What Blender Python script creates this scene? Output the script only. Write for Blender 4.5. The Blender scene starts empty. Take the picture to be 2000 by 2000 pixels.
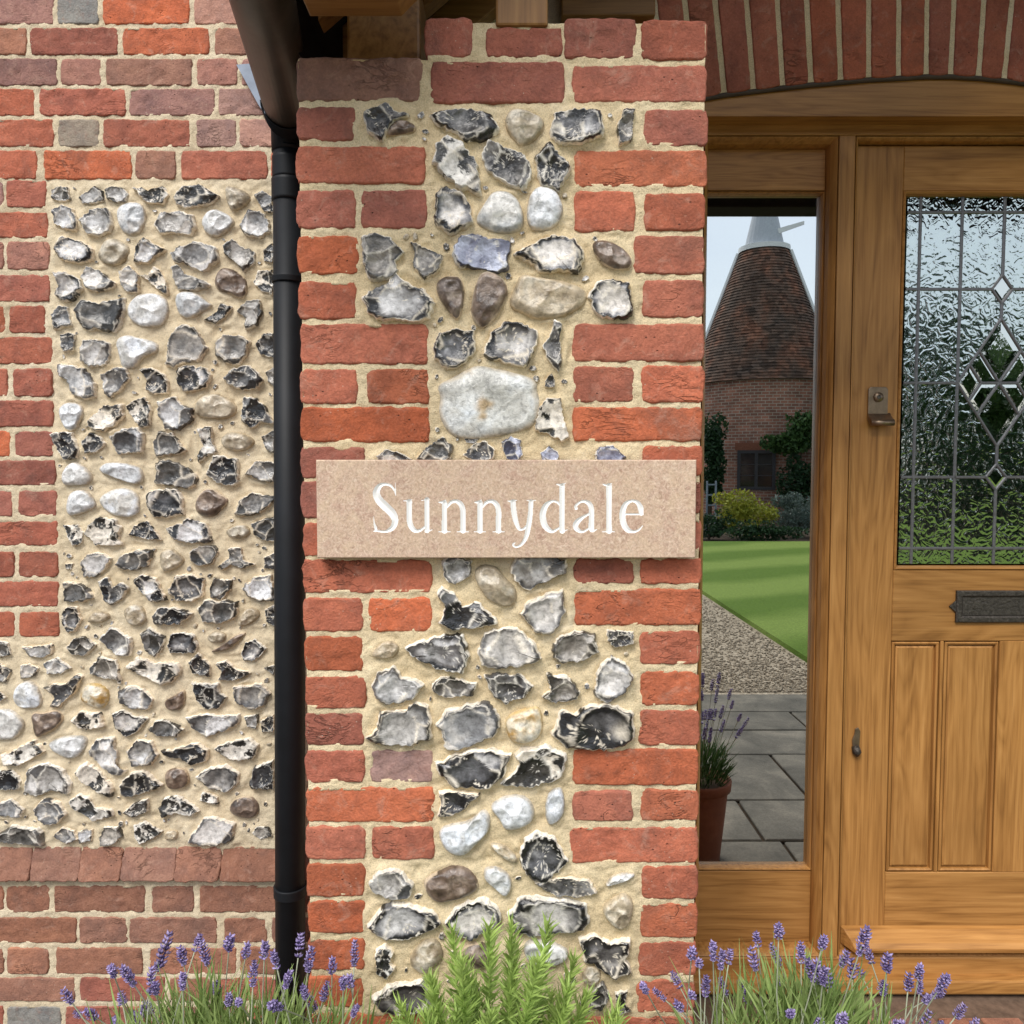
import bpy, bmesh, math, random
import numpy as np
R = math.radians
# ------------------------------------------------------------------ camera
H = 1.65                      # eye height over the paving
PITCH = R(3.1)
FPX = 1553.0                  # focal length in photograph pixels (2000 px frame)
scn = bpy.context.scene
COL = scn.collection
cam_d = bpy.data.cameras.new("camera")
cam = bpy.data.objects.new("camera", cam_d)
COL.objects.link(cam)
cam.location = (0, 0, H)
cam.rotation_euler = (R(90) - PITCH, 0, 0)
cam_d.sensor_width = 36
cam_d.lens = 36 * FPX / 2000
cam_d.clip_start = 0.02
cam_d.clip_end = 2000
scn.camera = cam
# ------------------------------------------------------------------ sky and sun
SUN_EL, SUN_AZ = R(50), R(-26)          # sun stands high, ahead-left of the wall (behind the camera)
world = bpy.data.worlds.new("World"); scn.world = world; world.use_nodes = True
wn = world.node_tree; wn.nodes.clear()
def wnode(t): return wn.nodes.new(t)
w_out = wnode('ShaderNodeOutputWorld'); w_bg = wnode('ShaderNodeBackground')
w_sky = wnode('ShaderNodeTexSky'); w_sky.sky_type = 'NISHITA'; w_sky.sun_disc = False
w_sky.sun_elevation = SUN_EL; w_sky.sun_rotation = R(180) - SUN_AZ * -1
w_sky.air_density = 1.0; w_sky.dust_density = 2.0; w_sky.ozone_density = 1.0
w_tc = wnode('ShaderNodeTexCoord'); w_no = wnode('ShaderNodeTexNoise')
w_map = wnode('ShaderNodeMapping'); w_map.inputs['Scale'].default_value = (1, 1, 2.2)
w_no.inputs['Scale'].default_value = 2.1; w_no.inputs['Detail'].default_value = 7; w_no.inputs['Roughness'].default_value = .55
w_rp = wnode('ShaderNodeValToRGB')
w_rp.color_ramp.elements[0].position = .30; w_rp.color_ramp.elements[0].color = (.22, .22, .22, 1)
w_rp.color_ramp.elements[1].position = .62; w_rp.color_ramp.elements[1].color = (.86, .86, .86, 1)
w_mx = wnode('ShaderNodeMix'); w_mx.data_type = 'RGBA'
w_mx.inputs[7].default_value = (7.9, 8.6, 9.4, 1)       # bright even cloud
wn.links.new(w_tc.outputs['Generated'], w_map.inputs[0]); wn.links.new(w_map.outputs[0], w_no.inputs['Vector'])
wn.links.new(w_no.outputs['Fac'], w_rp.inputs[0]); wn.links.new(w_rp.outputs[0], w_mx.inputs[0])
wn.links.new(w_sky.outputs[0], w_mx.inputs[6]); wn.links.new(w_mx.outputs[2], w_bg.inputs['Color'])
w_bg.inputs['Strength'].default_value = 0.105
wn.links.new(w_bg.outputs[0], w_out.inputs['Surface'])
sun_d = bpy.data.lights.new("sun", 'SUN'); sun_d.energy = 2.6; sun_d.angle = R(26); sun_d.color = (1.0, .95, .89)
sun = bpy.data.objects.new("sun", sun_d); COL.objects.link(sun)
sun.rotation_euler = (R(90) - SUN_EL, 0, SUN_AZ)        # light travels towards the wall (+y)
vs = scn.view_settings
vs.view_transform = 'Standard'; vs.look = 'None'; vs.gamma = 1; vs.use_curve_mapping = False
vs.exposure = 0.42
scn.cycles.max_bounces = 8; scn.cycles.transparent_max_bounces = 12
scn.cycles.use_denoising = True
# ------------------------------------------------------------------ projection helpers: photograph pixel -> point on an upright plane y = D
cP, sP = math.cos(PITCH), math.sin(PITCH)
def P(px, py, D):
    v = 1000 - py
    yy = FPX * cP + v * sP
    return ((px - 1000) / yy * D, D, H + D * (-FPX * sP + v * cP) / yy)
def XX(px, D): return (px - 1000) / (FPX * cP) * D
def ZZ(py, D): return P(1000, py, D)[2]
def GY(py):                                  # distance along the ground for a pixel row
    v = 1000 - py
    return -H * (FPX * cP + v * sP) / (-FPX * sP + v * cP)
D1, D2 = 1.36, 2.05                          # pillar face, house wall face
YG = 2.18                                    # face of the side window's glass
# ------------------------------------------------------------------ noise (vectorised gradient noise)
_rs = np.random.RandomState(7)
_perm = np.concatenate([_rs.permutation(256)] * 3)
_grad = _rs.normal(size=(256, 3)); _grad /= np.linalg.norm(_grad, axis=1)[:, None]
def noise3(p):
    p = np.asarray(p, dtype=float)
    i = np.floor(p).astype(int); f = p - i; i &= 255
    u = f * f * f * (f * (f * 6 - 15) + 10)
    out = 0
    for dx in (0, 1):
        for dy in (0, 1):
            for dz in (0, 1):
                h = _perm[_perm[_perm[(i[..., 0] + dx) & 255] + ((i[..., 1] + dy) & 255)] + ((i[..., 2] + dz) & 255)]
                g = _grad[h]
                d = f - np.array([dx, dy, dz])
                w = (u[..., 0] if dx else 1 - u[..., 0]) * (u[..., 1] if dy else 1 - u[..., 1]) * (u[..., 2] if dz else 1 - u[..., 2])
                out = out + w * (g * d).sum(-1)
    return out
def fbm(p, o=4, lac=2.1, gain=.5):
    p = np.asarray(p, dtype=float); s = 0; a = 1.0
    for k in range(o):
        s = s + a * noise3(p + 17.3 * k); p = p * lac; a *= gain
    return s
# ------------------------------------------------------------------ object helpers
def tag(o, label=None, cat=None, group=None, kind=None):
    if label: o['label'] = label
    if cat: o['category'] = cat
    if group: o['group'] = group
    if kind: o['kind'] = kind
    return o
def empty(name, loc, label, cat, group=None):
    o = bpy.data.objects.new(name, None); COL.objects.link(o)
    o.location = loc; o.empty_display_size = .05
    return tag(o, label, cat, group)
def link(name, me, mat, parent=None, smooth=False):
    o = bpy.data.objects.new(name, me); COL.objects.link(o)
    if mat is not None and not me.materials: me.materials.append(mat)
    if parent is not None:
        o.parent = parent
        if parent.parent is None: o.matrix_parent_inverse = _inv(parent)
        else: o.matrix_parent_inverse = _inv2(parent)
    if smooth:
        me.polygons.foreach_set('use_smooth', np.ones(len(me.polygons), dtype=bool))
    return o
from mathutils import Matrix, Vector
def _inv(p): return Matrix.LocRotScale(p.location, p.rotation_euler, p.scale).inverted()
def _inv2(p):
    q = p.parent
    m = Matrix.LocRotScale(q.location, q.rotation_euler, q.scale) @ p.matrix_parent_inverse @ Matrix.LocRotScale(p.location, p.rotation_euler, p.scale)
    return m.inverted()
def mesh(name, verts, faces):
    me = bpy.data.meshes.new(name)
    verts = np.asarray(verts, dtype=np.float32)
    if isinstance(faces, np.ndarray):
        n, k = faces.shape
        me.vertices.add(len(verts)); me.vertices.foreach_set('co', verts.ravel())
        me.loops.add(n * k); me.loops.foreach_set('vertex_index', faces.astype(np.int32).ravel())
        me.polygons.add(n); me.polygons.foreach_set('loop_start', np.arange(0, n * k, k, dtype=np.int32))
        me.update(calc_edges=True); me.validate()
    else:
        me.from_pydata([tuple(map(float, v)) for v in verts], [], faces); me.update()
    return me
class MB:
    """collects simple shapes of ONE part"""
    def __init__(s): s.v = []; s.f = []
    def add(s, v, f):
        b = len(s.v); s.v += [tuple(q) for q in v]; s.f += [tuple(i + b for i in q) for q in f]; return s
    def box(s, x0, x1, y0, y1, z0, z1):
        v = [(x, y, z) for z in (z0, z1) for y in (y0, y1) for x in (x0, x1)]
        return s.add(v, [(0, 2, 3, 1), (4, 5, 7, 6), (0, 1, 5, 4), (2, 6, 7, 3), (0, 4, 6, 2), (1, 3, 7, 5)])
    def prism(s, poly, y0, y1):               # polygon in x,z pushed along y
        n = len(poly)
        v = [(x, y0, z) for x, z in poly] + [(x, y1, z) for x, z in poly]
        return s.add(v, [tuple(range(n)), tuple(range(2 * n - 1, n - 1, -1))] + [(i, i + n, (i + 1) % n + n, (i + 1) % n) for i in range(n)])
    def tube(s, pts, rad, n=10, caps=True):
        pts = [Vector(p) for p in pts]; m = len(pts)
        rads = rad if isinstance(rad, (list, tuple)) else [rad] * m
        v = []; up = None
        for i, p in enumerate(pts):
            t = (pts[min(i + 1, m - 1)] - pts[max(i - 1, 0)]).normalized()
            if up is None: up = Vector((0, 0, 1)) if abs(t.z) < .9 else Vector((1, 0, 0))
            a = t.cross(up).normalized(); b = a.cross(t).normalized(); up = b
            for k in range(n):
                q = 2 * math.pi * k / n
                v.append(p + (a * math.cos(q) + b * math.sin(q)) * rads[i])
        f = [(i * n + k, i * n + (k + 1) % n, (i + 1) * n + (k + 1) % n, (i + 1) * n + k) for i in range(m - 1) for k in range(n)]
        if caps: f += [tuple(range(n - 1, -1, -1)), tuple(range((m - 1) * n, m * n))]
        return s.add(v, f)
    def lathe(s, prof, c, n=24):              # prof = (radius, z)
        v = [(c[0] + r * math.cos(2 * math.pi * k / n), c[1] + r * math.sin(2 * math.pi * k / n), c[2] + z) for r, z in prof for k in range(n)]
        f = [(i * n + k, i * n + (k + 1) % n, (i + 1) * n + (k + 1) % n, (i + 1) * n + k) for i in range(len(prof) - 1) for k in range(n)]
        return s.add(v, f)
    def build(s, name, mat, parent=None, bevel=0, seg=2, smooth=False):
        bm = bmesh.new()
        vs_ = [bm.verts.new(q) for q in s.v]
        for f in s.f:
            try: bm.faces.new([vs_[i] for i in f])
            except ValueError: pass
        bmesh.ops.recalc_face_normals(bm, faces=bm.faces)
        if bevel:
            bmesh.ops.bevel(bm, geom=[e for e in bm.edges if len(e.link_faces) == 2 and e.calc_face_angle(0) > .5], offset=bevel, segments=seg, affect='EDGES', profile=.5, clamp_overlap=True)
        me = bpy.data.meshes.new(name); bm.to_mesh(me); bm.free()
        return link(name, me, mat, parent, smooth)
def clone(o, parent, name=None):
    c = o.copy(); COL.objects.link(c); c.parent = parent
    return c
# ------------------------------------------------------------------ materials
def lin(r, g, b):
    f = lambda c: (c / 255 / 12.92) if c / 255 <= .04045 else ((c / 255 + .055) / 1.055) ** 2.4
    return (f(r), f(g), f(b), 1)
class Mat:
    def __init__(s, name, rough=.8, spec=.3):
        s.m = bpy.data.materials.new(name); s.m.use_nodes = True
        s.nt = s.m.node_tree; s.b = s.nt.nodes['Principled BSDF']
        s.b.inputs['Roughness'].default_value = rough; s.b.inputs['Specular IOR Level'].default_value = spec
        s.tc = s.n('ShaderNodeTexCoord'); s.vec = s.tc.outputs['Object']
    def n(s, t, **kw):
        q = s.nt.nodes.new(t)
        for k, v in kw.items(): setattr(q, k, v)
        return q
    def l(s, a, b): s.nt.links.new(a, b); return s
    def offset(s, k=37.0):                    # every object gets its own piece of the pattern
        oi = s.n('ShaderNodeObjectInfo'); mu = s.n('ShaderNodeVectorMath', operation='SCALE'); ad = s.n('ShaderNodeVectorMath', operation='ADD')
        cb = s.n('ShaderNodeCombineXYZ')
        for i in range(3): s.l(oi.outputs['Random'], cb.inputs[i])
        mu.inputs['Scale'].default_value = k
        s.l(cb.outputs[0], mu.inputs[0]).l(mu.outputs[0], ad.inputs[0]).l(s.vec, ad.inputs[1]); s.vec = ad.outputs[0]; s.oi = oi
        return s
    def scaled(s, sc, vec=None):
        m = s.n('ShaderNodeMapping'); m.inputs['Scale'].default_value = sc; s.l(vec or s.vec, m.inputs[0]); return m.outputs[0]
    def noise(s, scale, detail=4, rough=.55, dist=0, vec=None):
        q = s.n('ShaderNodeTexNoise'); q.inputs['Scale'].default_value = scale; q.inputs['Detail'].default_value = detail
        q.inputs['Roughness'].default_value = rough; q.inputs['Distortion'].default_value = dist; s.l(vec or s.vec, q.inputs['Vector']); return q.outputs['Fac']
    def voro(s, scale, feature='F1', out='Distance', vec=None):
        q = s.n('ShaderNodeTexVoronoi', feature=feature); q.inputs['Scale'].default_value = scale; s.l(vec or s.vec, q.inputs['Vector']); return q.outputs[out]
    def ramp(s, fac, stops):
        q = s.n('ShaderNodeValToRGB'); e = q.color_ramp.elements
        while len(e) < len(stops): e.new(.5)
        for i, (p, c) in enumerate(stops):
            e[i].position = p; e[i].color = c if isinstance(c, tuple) else (c, c, c, 1)
        s.l(fac, q.inputs[0]); return q.outputs[0]
    def mix(s, fac, a, b, mode='MIX'):
        q = s.n('ShaderNodeMix', data_type='RGBA', blend_type=mode)
        for v, i in ((fac, 0), (a, 6), (b, 7)):
            if isinstance(v, (int, float)): q.inputs[i].default_value = v
            elif isinstance(v, tuple): q.inputs[i].default_value = v
            else: s.l(v, q.inputs[i])
        return q.outputs[2]
    def math(s, op, a, b=0.0):
        q = s.n('ShaderNodeMath', operation=op)
        for v, i in ((a, 0), (b, 1)):
            if isinstance(v, (int, float)): q.inputs[i].default_value = v
            else: s.l(v, q.inputs[i])
        return q.outputs[0]
    def col(s, c):
        if isinstance(c, tuple): s.b.inputs['Base Color'].default_value = c
        else: s.l(c, s.b.inputs['Base Color'])
        return s
    def bump(s, h, strength=.3, dist=.002):
        q = s.n('ShaderNodeBump'); q.inputs['Strength'].default_value = strength; q.inputs['Distance'].default_value = dist
        s.l(h, q.inputs['Height']).l(q.outputs[0], s.b.inputs['Normal']); return s
def brick_mat():
    m = Mat('brick_clay', .88, .25); m.offset(); oi = m.oi
    n1 = m.noise(16, 6, .62, .3); n2 = m.noise(48, 7, .7, .6); n3 = m.noise(230, 4, .6)
    c = m.mix(1.0, oi.outputs['Color'], m.ramp(n1, [(.28, (.66, .70, .76, 1)), (.5, (1, 1, 1, 1)), (.75, (1.22, 1.25, 1.2, 1))]), 'MULTIPLY')
    c = m.mix(m.math('MULTIPLY', m.ramp(n2, [(.52, 0.), (.70, 1.)]), .42), c, (.20, .085, .058, 1))
    c = m.mix(m.math('MULTIPLY', m.ramp(n2, [(.28, 1.), (.42, 0.)]), .35), c, (.50, .27, .19, 1))
    c = m.mix(1.0, c, m.ramp(n3, [(.25, .78), (.75, 1.2)]), 'MULTIPLY')
    sp = m.ramp(m.voro(85), [(.06, 1.), (.12, 0.)])
    gate = m.ramp(m.noise(9, 3), [(.5, 0.), (.68, 1.)])
    c = m.mix(m.math('MULTIPLY', m.math('MULTIPLY', sp, gate), .75), c, (.62, .56, .46, 1))
    pit = m.math('MULTIPLY', m.ramp(m.voro(60, vec=m.scaled((1, 1, 1.7))), [(.05, 1.), (.13, 0.)]), m.ramp(m.noise(14, 2), [(.52, 0.), (.6, 1.)]))
    c = m.mix(m.math('MULTIPLY', pit, .8), c, (.03, .018, .015, 1))
    wv = m.noise(11, 4, .6, 1.8, m.scaled((1, 1, 2.6)))
    line = m.math('MULTIPLY', m.ramp(m.math('ABSOLUTE', m.math('SUBTRACT', wv, .5)), [(.003, 1.), (.034, 0.)]), m.ramp(m.noise(8, 3), [(.56, 0.), (.68, 1.)]))
    c = m.mix(m.math('MULTIPLY', line, .30), c, (.08, .036, .027, 1))
    soot = m.ramp(m.noise(6.5, 6, .7, .6), [(.55, 0.), (.72, .5)])
    c = m.mix(soot, c, (.14, .085, .068, 1))
    pale = m.math('MULTIPLY', m.ramp(m.noise(26, 5, .7, .8), [(.56, 0.), (.72, 1.)]), .38)
    c = m.mix(pale, c, (.52, .33, .25, 1))
    m.col(c)
    hgt = m.math('MULTIPLY', line, -.7)
    hgt = m.math('ADD', hgt, m.math('ADD', m.math('MULTIPLY', n2, .8), m.math('ADD', m.math('MULTIPLY', n3, .35), m.math('MULTIPLY', pit, -.9))))
    m.bump(hgt, .9, .005)
    return m.m
def mortar_mat(name, a, b):
    m = Mat(name, .95, .15)
    n1 = m.noise(9, 5, .6); n2 = m.noise(420, 3, .65); n3 = m.noise(70, 5, .7)
    c = m.ramp(n1, [(.3, a), (.7, b)])
    c = m.mix(1.0, c, m.ramp(n2, [(.28, .68), (.5, 1.), (.75, 1.22)]), 'MULTIPLY')
    c = m.mix(m.ramp(n3, [(.56, 0.), (.75, .45)]), c, (.33, .24, .13, 1))
    c = m.mix(m.ramp(m.voro(150), [(.05, .55), (.12, 0.)]), c, (.66, .6, .48, 1))
    c = m.mix(m.ramp(m.noise(3.4, 6, .65, .8), [(.54, 0.), (.72, .42)]), c, (.42, .33, .20, 1))
    c = m.mix(m.ramp(m.noise(5.1, 6, .7, .5), [(.58, 0.), (.74, .45)]), c, (.76, .69, .56, 1))
    m.col(c); m.bump(m.math('ADD', m.math('MULTIPLY', n2, .5), n3), .8, .004)
    return m.m
def flint_mat():
    m = Mat('knapped_flint', .4, .7); m.offset(11)
    at = m.n('ShaderNodeAttribute', attribute_name='Col'); gl = m.n('ShaderNodeAttribute', attribute_name='gl')
    n1 = m.noise(120, 5, .6, .4); n2 = m.noise(420, 3)
    c = m.mix(1.0, at.outputs['Color'], m.ramp(n1, [(.28, .52), (.5, 1.), (.74, 1.34)]), 'MULTIPLY')
    m.col(c); m.l(gl.outputs['Fac'], m.b.inputs['Roughness'])
    m.bump(m.math('ADD', n1, m.math('MULTIPLY', n2, .4)), .55, .003)
    return m.m
def oak_mat(name, axis, tone=1.0):
    m = Mat(name, .42, .35); m.offset(23); tone *= 1.06
    s1 = {'z': (75, 75, 2.6), 'x': (2.6, 75, 75), 'y': (75, 2.6, 75)}[axis]
    s2 = {'z': (9, 9, 1.0), 'x': (1.0, 9, 9), 'y': (9, 1.0, 9)}[axis]
    s3 = {'z': (260, 260, 7), 'x': (7, 260, 260), 'y': (260, 7, 260)}[axis]
    fine = m.noise(1, 6, .6, .25, m.scaled(s1)); big = m.noise(1, 3, .5, .6, m.scaled(s2)); pore = m.noise(1, 3, .6, 0, m.scaled(s3))
    ring = m.math('PINGPONG', m.math('MULTIPLY', big, 13.0), .5)
    ring = m.ramp(ring, [(0, 0.), (.5, 1.)])
    v = m.math('ADD', m.math('MULTIPLY', fine, .72), m.math('MULTIPLY', ring, .15))
    t = tone
    c = m.ramp(v, [(.22, (.20 * t, .086 * t, .021 * t, 1)), (.40, (.355 * t, .168 * t, .046 * t, 1)), (.58, (.445 * t, .223 * t, .067 * t, 1)), (.78, (.57 * t, .32 * t, .12 * t, 1))])
    c = m.mix(m.ramp(pore, [(.56, 0.), (.72, .5)]), c, (.19 * t, .08 * t, .022 * t, 1))
    c = m.mix(1.0, c, m.ramp(m.noise(3.0, 3), [(.3, .86), (.7, 1.12)]), 'MULTIPLY')
    m.col(c); m.bump(m.math('ADD', fine, m.math('MULTIPLY', pore, .4)), .22, .0015)
    return m.m
def plain(name, c, rough=.6, spec=.3, metal=0, var=.25, scale=30, bump=.15):
    m = Mat(name, rough, spec); m.offset(9); m.b.inputs['Metallic'].default_value = metal
    n = m.noise(scale, 5, .6)
    m.col(m.mix(1.0, c, m.ramp(n, [(.25, 1 - var), (.75, 1 + var)]), 'MULTIPLY')); m.bump(n, bump, .003)
    return m.m
MAT = {}
MAT['brick'] = brick_mat()
MAT['mortar'] = mortar_mat('lime_mortar', (.62, .495, .305, 1), (.73, .61, .405, 1))
MAT['mortar_pale'] = mortar_mat('old_lime_mortar', (.62, .51, .345, 1), (.73, .63, .46, 1))
MAT['flint'] = flint_mat()
for ax in 'xyz': MAT['oak_' + ax] = oak_mat('varnished_oak_' + ax, ax)
MAT['beam_y'] = oak_mat('porch_oak_y', 'y', .62); MAT['beam_x'] = oak_mat('porch_oak_x', 'x', .62); MAT['beam_z'] = oak_mat('porch_oak_z', 'z', .62)
MAT['black_plastic'] = plain('black_plastic', (.008, .0095, .012, 1), .55, .28, 0, .3, 12, .05)
MAT['gutter_paint'] = plain('brown_sheen_black_paint', (.055, .043, .036, 1), .45, .5, 0, .5, 14, .1)  # brown sheen of the black gutter put into its base colour
MAT['lead'] = plain('sheet_lead', (.20, .23, .28, 1), .5, .4, .4, .2, 20)
MAT['came'] = plain('lead_came', (.19, .19, .20, 1), .40, .5, .6, .25, 90)
MAT['brass'] = plain('aged_bronze', (.26, .19, .13, 1), .36, .5, .85, .25, 60)
MAT['iron'] = plain('black_iron', (.075, .066, .056, 1), .48, .5, .6, .6, 160, .8)
MAT['sealant'] = plain('brown_sealant', (.075, .055, .045, 1), .6)
MAT['paint_white'] = plain('white_paint', (.86, .85, .82, 1), .55, .3, 0, .04, 60, .05)
MAT['dark_wall'] = plain('unlit_hall_black', (.05, .045, .04, 1), .9)  # near-black colour stands in for the unlit interior
MAT['soil'] = plain('soil', (.055, .038, .026, 1), .95, .1, 0, .5, 25, .6)
MAT['terracotta'] = plain('terracotta', (.22, .085, .05, 1), .8, .2, 0, .25, 18)
def stone_mat():
    m = Mat('pink_limestone', .62, .3)
    w = m.noise(60, 3, .5); n1 = m.noise(95, 5, .62, 2.2); n2 = m.noise(38, 4, .6, 1.0); n3 = m.noise(330, 3, .6, .6)
    c = m.ramp(n1, [(.28, (.33, .205, .145, 1)), (.44, (.50, .35, .26, 1)), (.56, (.58, .43, .325, 1)), (.70, (.72, .58, .45, 1))])
    c = m.mix(m.ramp(n2, [(.40, 0.), (.64, .5)]), c, (.62, .47, .32, 1))
    c = m.mix(m.ramp(n2, [(.30, .4), (.44, 0.)]), c, (.46, .28, .205, 1))
    c = m.mix(1.0, c, m.ramp(n3, [(.28, .80), (.5, 1.), (.72, 1.16)]), 'MULTIPLY')
    c = m.mix(m.ramp(m.voro(210), [(.03, .7), (.09, 0.)]), c, (.22, .14, .10, 1))
    m.col(c); m.bump(n3, .12, .001); return m.m
MAT['stone'] = stone_mat()
MAT['shade_board'] = plain('shade_black_board', (.014, .011, .009, 1), .9)  # near-black colour stands in for the deep shade under the porch
def glass_mat(name, tint, ripple=0, refl=.7, scale=120):
    m = bpy.data.materials.new(name); m.use_nodes = True; nt = m.node_tree; nt.nodes.clear()
    o = nt.nodes.new('ShaderNodeOutputMaterial'); mx = nt.nodes.new('ShaderNodeMixShader'); g = nt.nodes.new('ShaderNodeBsdfGlossy'); t = nt.nodes.new('ShaderNodeBsdfTransparent')
    g.inputs['Roughness'].default_value = .0; g.inputs['Color'].default_value = tint
    t.inputs['Color'].default_value = (.5, .55, .53, 1); mx.inputs[0].default_value = refl
    nt.links.new(t.outputs[0], mx.inputs[1]); nt.links.new(g.outputs[0], mx.inputs[2]); nt.links.new(mx.outputs[0], o.inputs['Surface'])
    if ripple:
        tc = nt.nodes.new('ShaderNodeTexCoord'); n = nt.nodes.new('ShaderNodeTexNoise'); b = nt.nodes.new('ShaderNodeBump')
        n.inputs['Scale'].default_value = scale; n.inputs['Detail'].default_value = 1.0; n.inputs['Distortion'].default_value = 1.8
        b.inputs['Strength'].default_value = ripple; b.inputs['Distance'].default_value = .0013
        nt.links.new(tc.outputs['Object'], n.inputs['Vector']); nt.links.new(n.outputs['Fac'], b.inputs['Height']); nt.links.new(b.outputs[0], g.inputs['Normal'])
    return m
MAT['glass'] = glass_mat('window_glass', (.86, .90, .90, 1), 0, .76)
MAT['rippled_glass'] = glass_mat('rippled_glass', (.80, .88, .86, 1), .85, .58, 36)
MAT['bevel_glass'] = glass_mat('bevelled_glass', (.84, .88, .84, 1), .1, .66, 25)
# ================================================================== bricks
rng = random.Random(11)
BC = {'o': (.45, .128, .062), 'r': (.41, .130, .078), 'd': (.35, .118, .080), 'b': (.32, .155, .105), 'p': (.35, .175, .140), 'q': (.43, .25, .205), 'g': (.30, .265, .225), 'k': (.15, .10, .08)}
def brick_color(code):
    c = BC[code]; k = rng.uniform(.82, 1.16); t = rng.uniform(-.09, .09)
    return (c[0] * k * (1 + t), c[1] * k, c[2] * k * (1 - t), 1)
def brick_mesh(q, y, depth, seed, res=.0055, worn=1.0, lean=0.0):
    """q = corners bl, br, tr, tl as (x, z); the face is a weathered, creased relief with rounded arrises"""
    q = np.array(q, dtype=float); gq = q.mean(0); q = gq + (q - gq) * (1 + .0023 / (np.abs(q - gq).max(0)))
    w = np.linalg.norm(q[1] - q[0]); h = np.linalg.norm(q[3] - q[0])
    nu, nv = max(4, int(w / res)), max(4, int(h / res))
    def spaced(n, L):
        t = np.linspace(0, 1, n + 1); e = .0022 / L
        return np.concatenate([[0, e, 2.2 * e], t[1:-1][(t[1:-1] > 3.2 * e) & (t[1:-1] < 1 - 3.2 * e)], [1 - 2.2 * e, 1 - e, 1]])
    U, V = np.meshgrid(spaced(nu, w), spaced(nv, h)); ny, nx = U.shape
    B = (1 - U)[..., None] * (1 - V)[..., None] * q[0] + U[..., None] * (1 - V)[..., None] * q[1] + U[..., None] * V[..., None] * q[2] + (1 - U)[..., None] * V[..., None] * q[3]
    eu = np.minimum(U, 1 - U) * w; ev = np.minimum(V, 1 - V) * h; e = np.minimum(eu, ev)
    o = seed * 3.71
    p = np.stack([B[..., 0] + o, np.full_like(U, o * .7), B[..., 1] - o], -1)
    # ragged outline
    fall = np.clip(1 - e / .012, 0, 1)[..., None]
    jit = np.stack([fbm(p * 55, 3), fbm(p * 55 + 50, 3)], -1) * .0034 * worn
    cor = np.clip(1 - np.hypot(eu, ev) / .012, 0, 1)[..., None] * (q.mean(0) - B) / max(w, h) * .007
    B = B + jit * fall + cor
    r = .0030 + .0016 * fbm(p * 30, 2)
    k = np.clip((r - e) / r, 0, 1)
    dep = r * (1 - np.sqrt(np.clip(1 - k * k, 0, 1)))
    crease = 1 - np.abs(noise3(p * np.array([26, 1, 58]) + 1.2 * np.stack([noise3(p * 20)] * 3, -1))) * 3.2
    crease = np.clip(crease, 0, 1) ** 3 * np.clip(fbm(p * 13 + 9, 2) * 2.6 + .15, 0, 1)
    dep = dep + .0034 * crease * worn - .0022 * fbm(p * 34, 4) * worn + .0016 * np.clip(noise3(p * 90) - .25, 0, 1) * worn
    chip = np.clip(noise3(p * 24 + 31) - .28, 0, 1) * np.clip(1 - e / .02, 0, 1)
    dep = dep + chip * .012 * worn
    tilt = (rng.uniform(-.0015, .0015) * (U - .5) + rng.uniform(-.0008, .0008)) 
    Y = y + dep + tilt + lean * V
    verts = np.stack([B[..., 0], Y, B[..., 1]], -1).reshape(-1, 3)
    idx = np.arange(ny * nx).reshape(ny, nx)
    f = np.stack([idx[:-1, :-1], idx[:-1, 1:], idx[1:, 1:], idx[1:, :-1]], -1).reshape(-1, 4)
    ring = np.concatenate([idx[0, :-1], idx[:-1, -1], idx[-1, :0:-1], idx[:0:-1, 0]])
    back = verts[ring].copy(); back[:, 1] = y + depth
    n0 = len(verts); rb = np.arange(len(ring)) + n0
    side = np.stack([ring, rb, np.roll(rb, -1), np.roll(ring, -1)], -1)
    return mesh('brick', np.concatenate([verts, back]), np.concatenate([f, side]))
_seed = [0]
def brick(parent, q, y, depth=.1, code='r', res=.0055, worn=1.0, name='brick', lean=0.0):
    _seed[0] += 1
    o = link(name, brick_mesh(q, y, depth, _seed[0], res, worn, lean), MAT['brick'], parent, True)
    o.color = brick_color(code); return o
def px_quad(x0, y0, x1, y1, D):
    return [P(x0, y1, D)[::2], P(x1, y1, D)[::2], P(x1, y0, D)[::2], P(x0, y0, D)[::2]]
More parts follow.
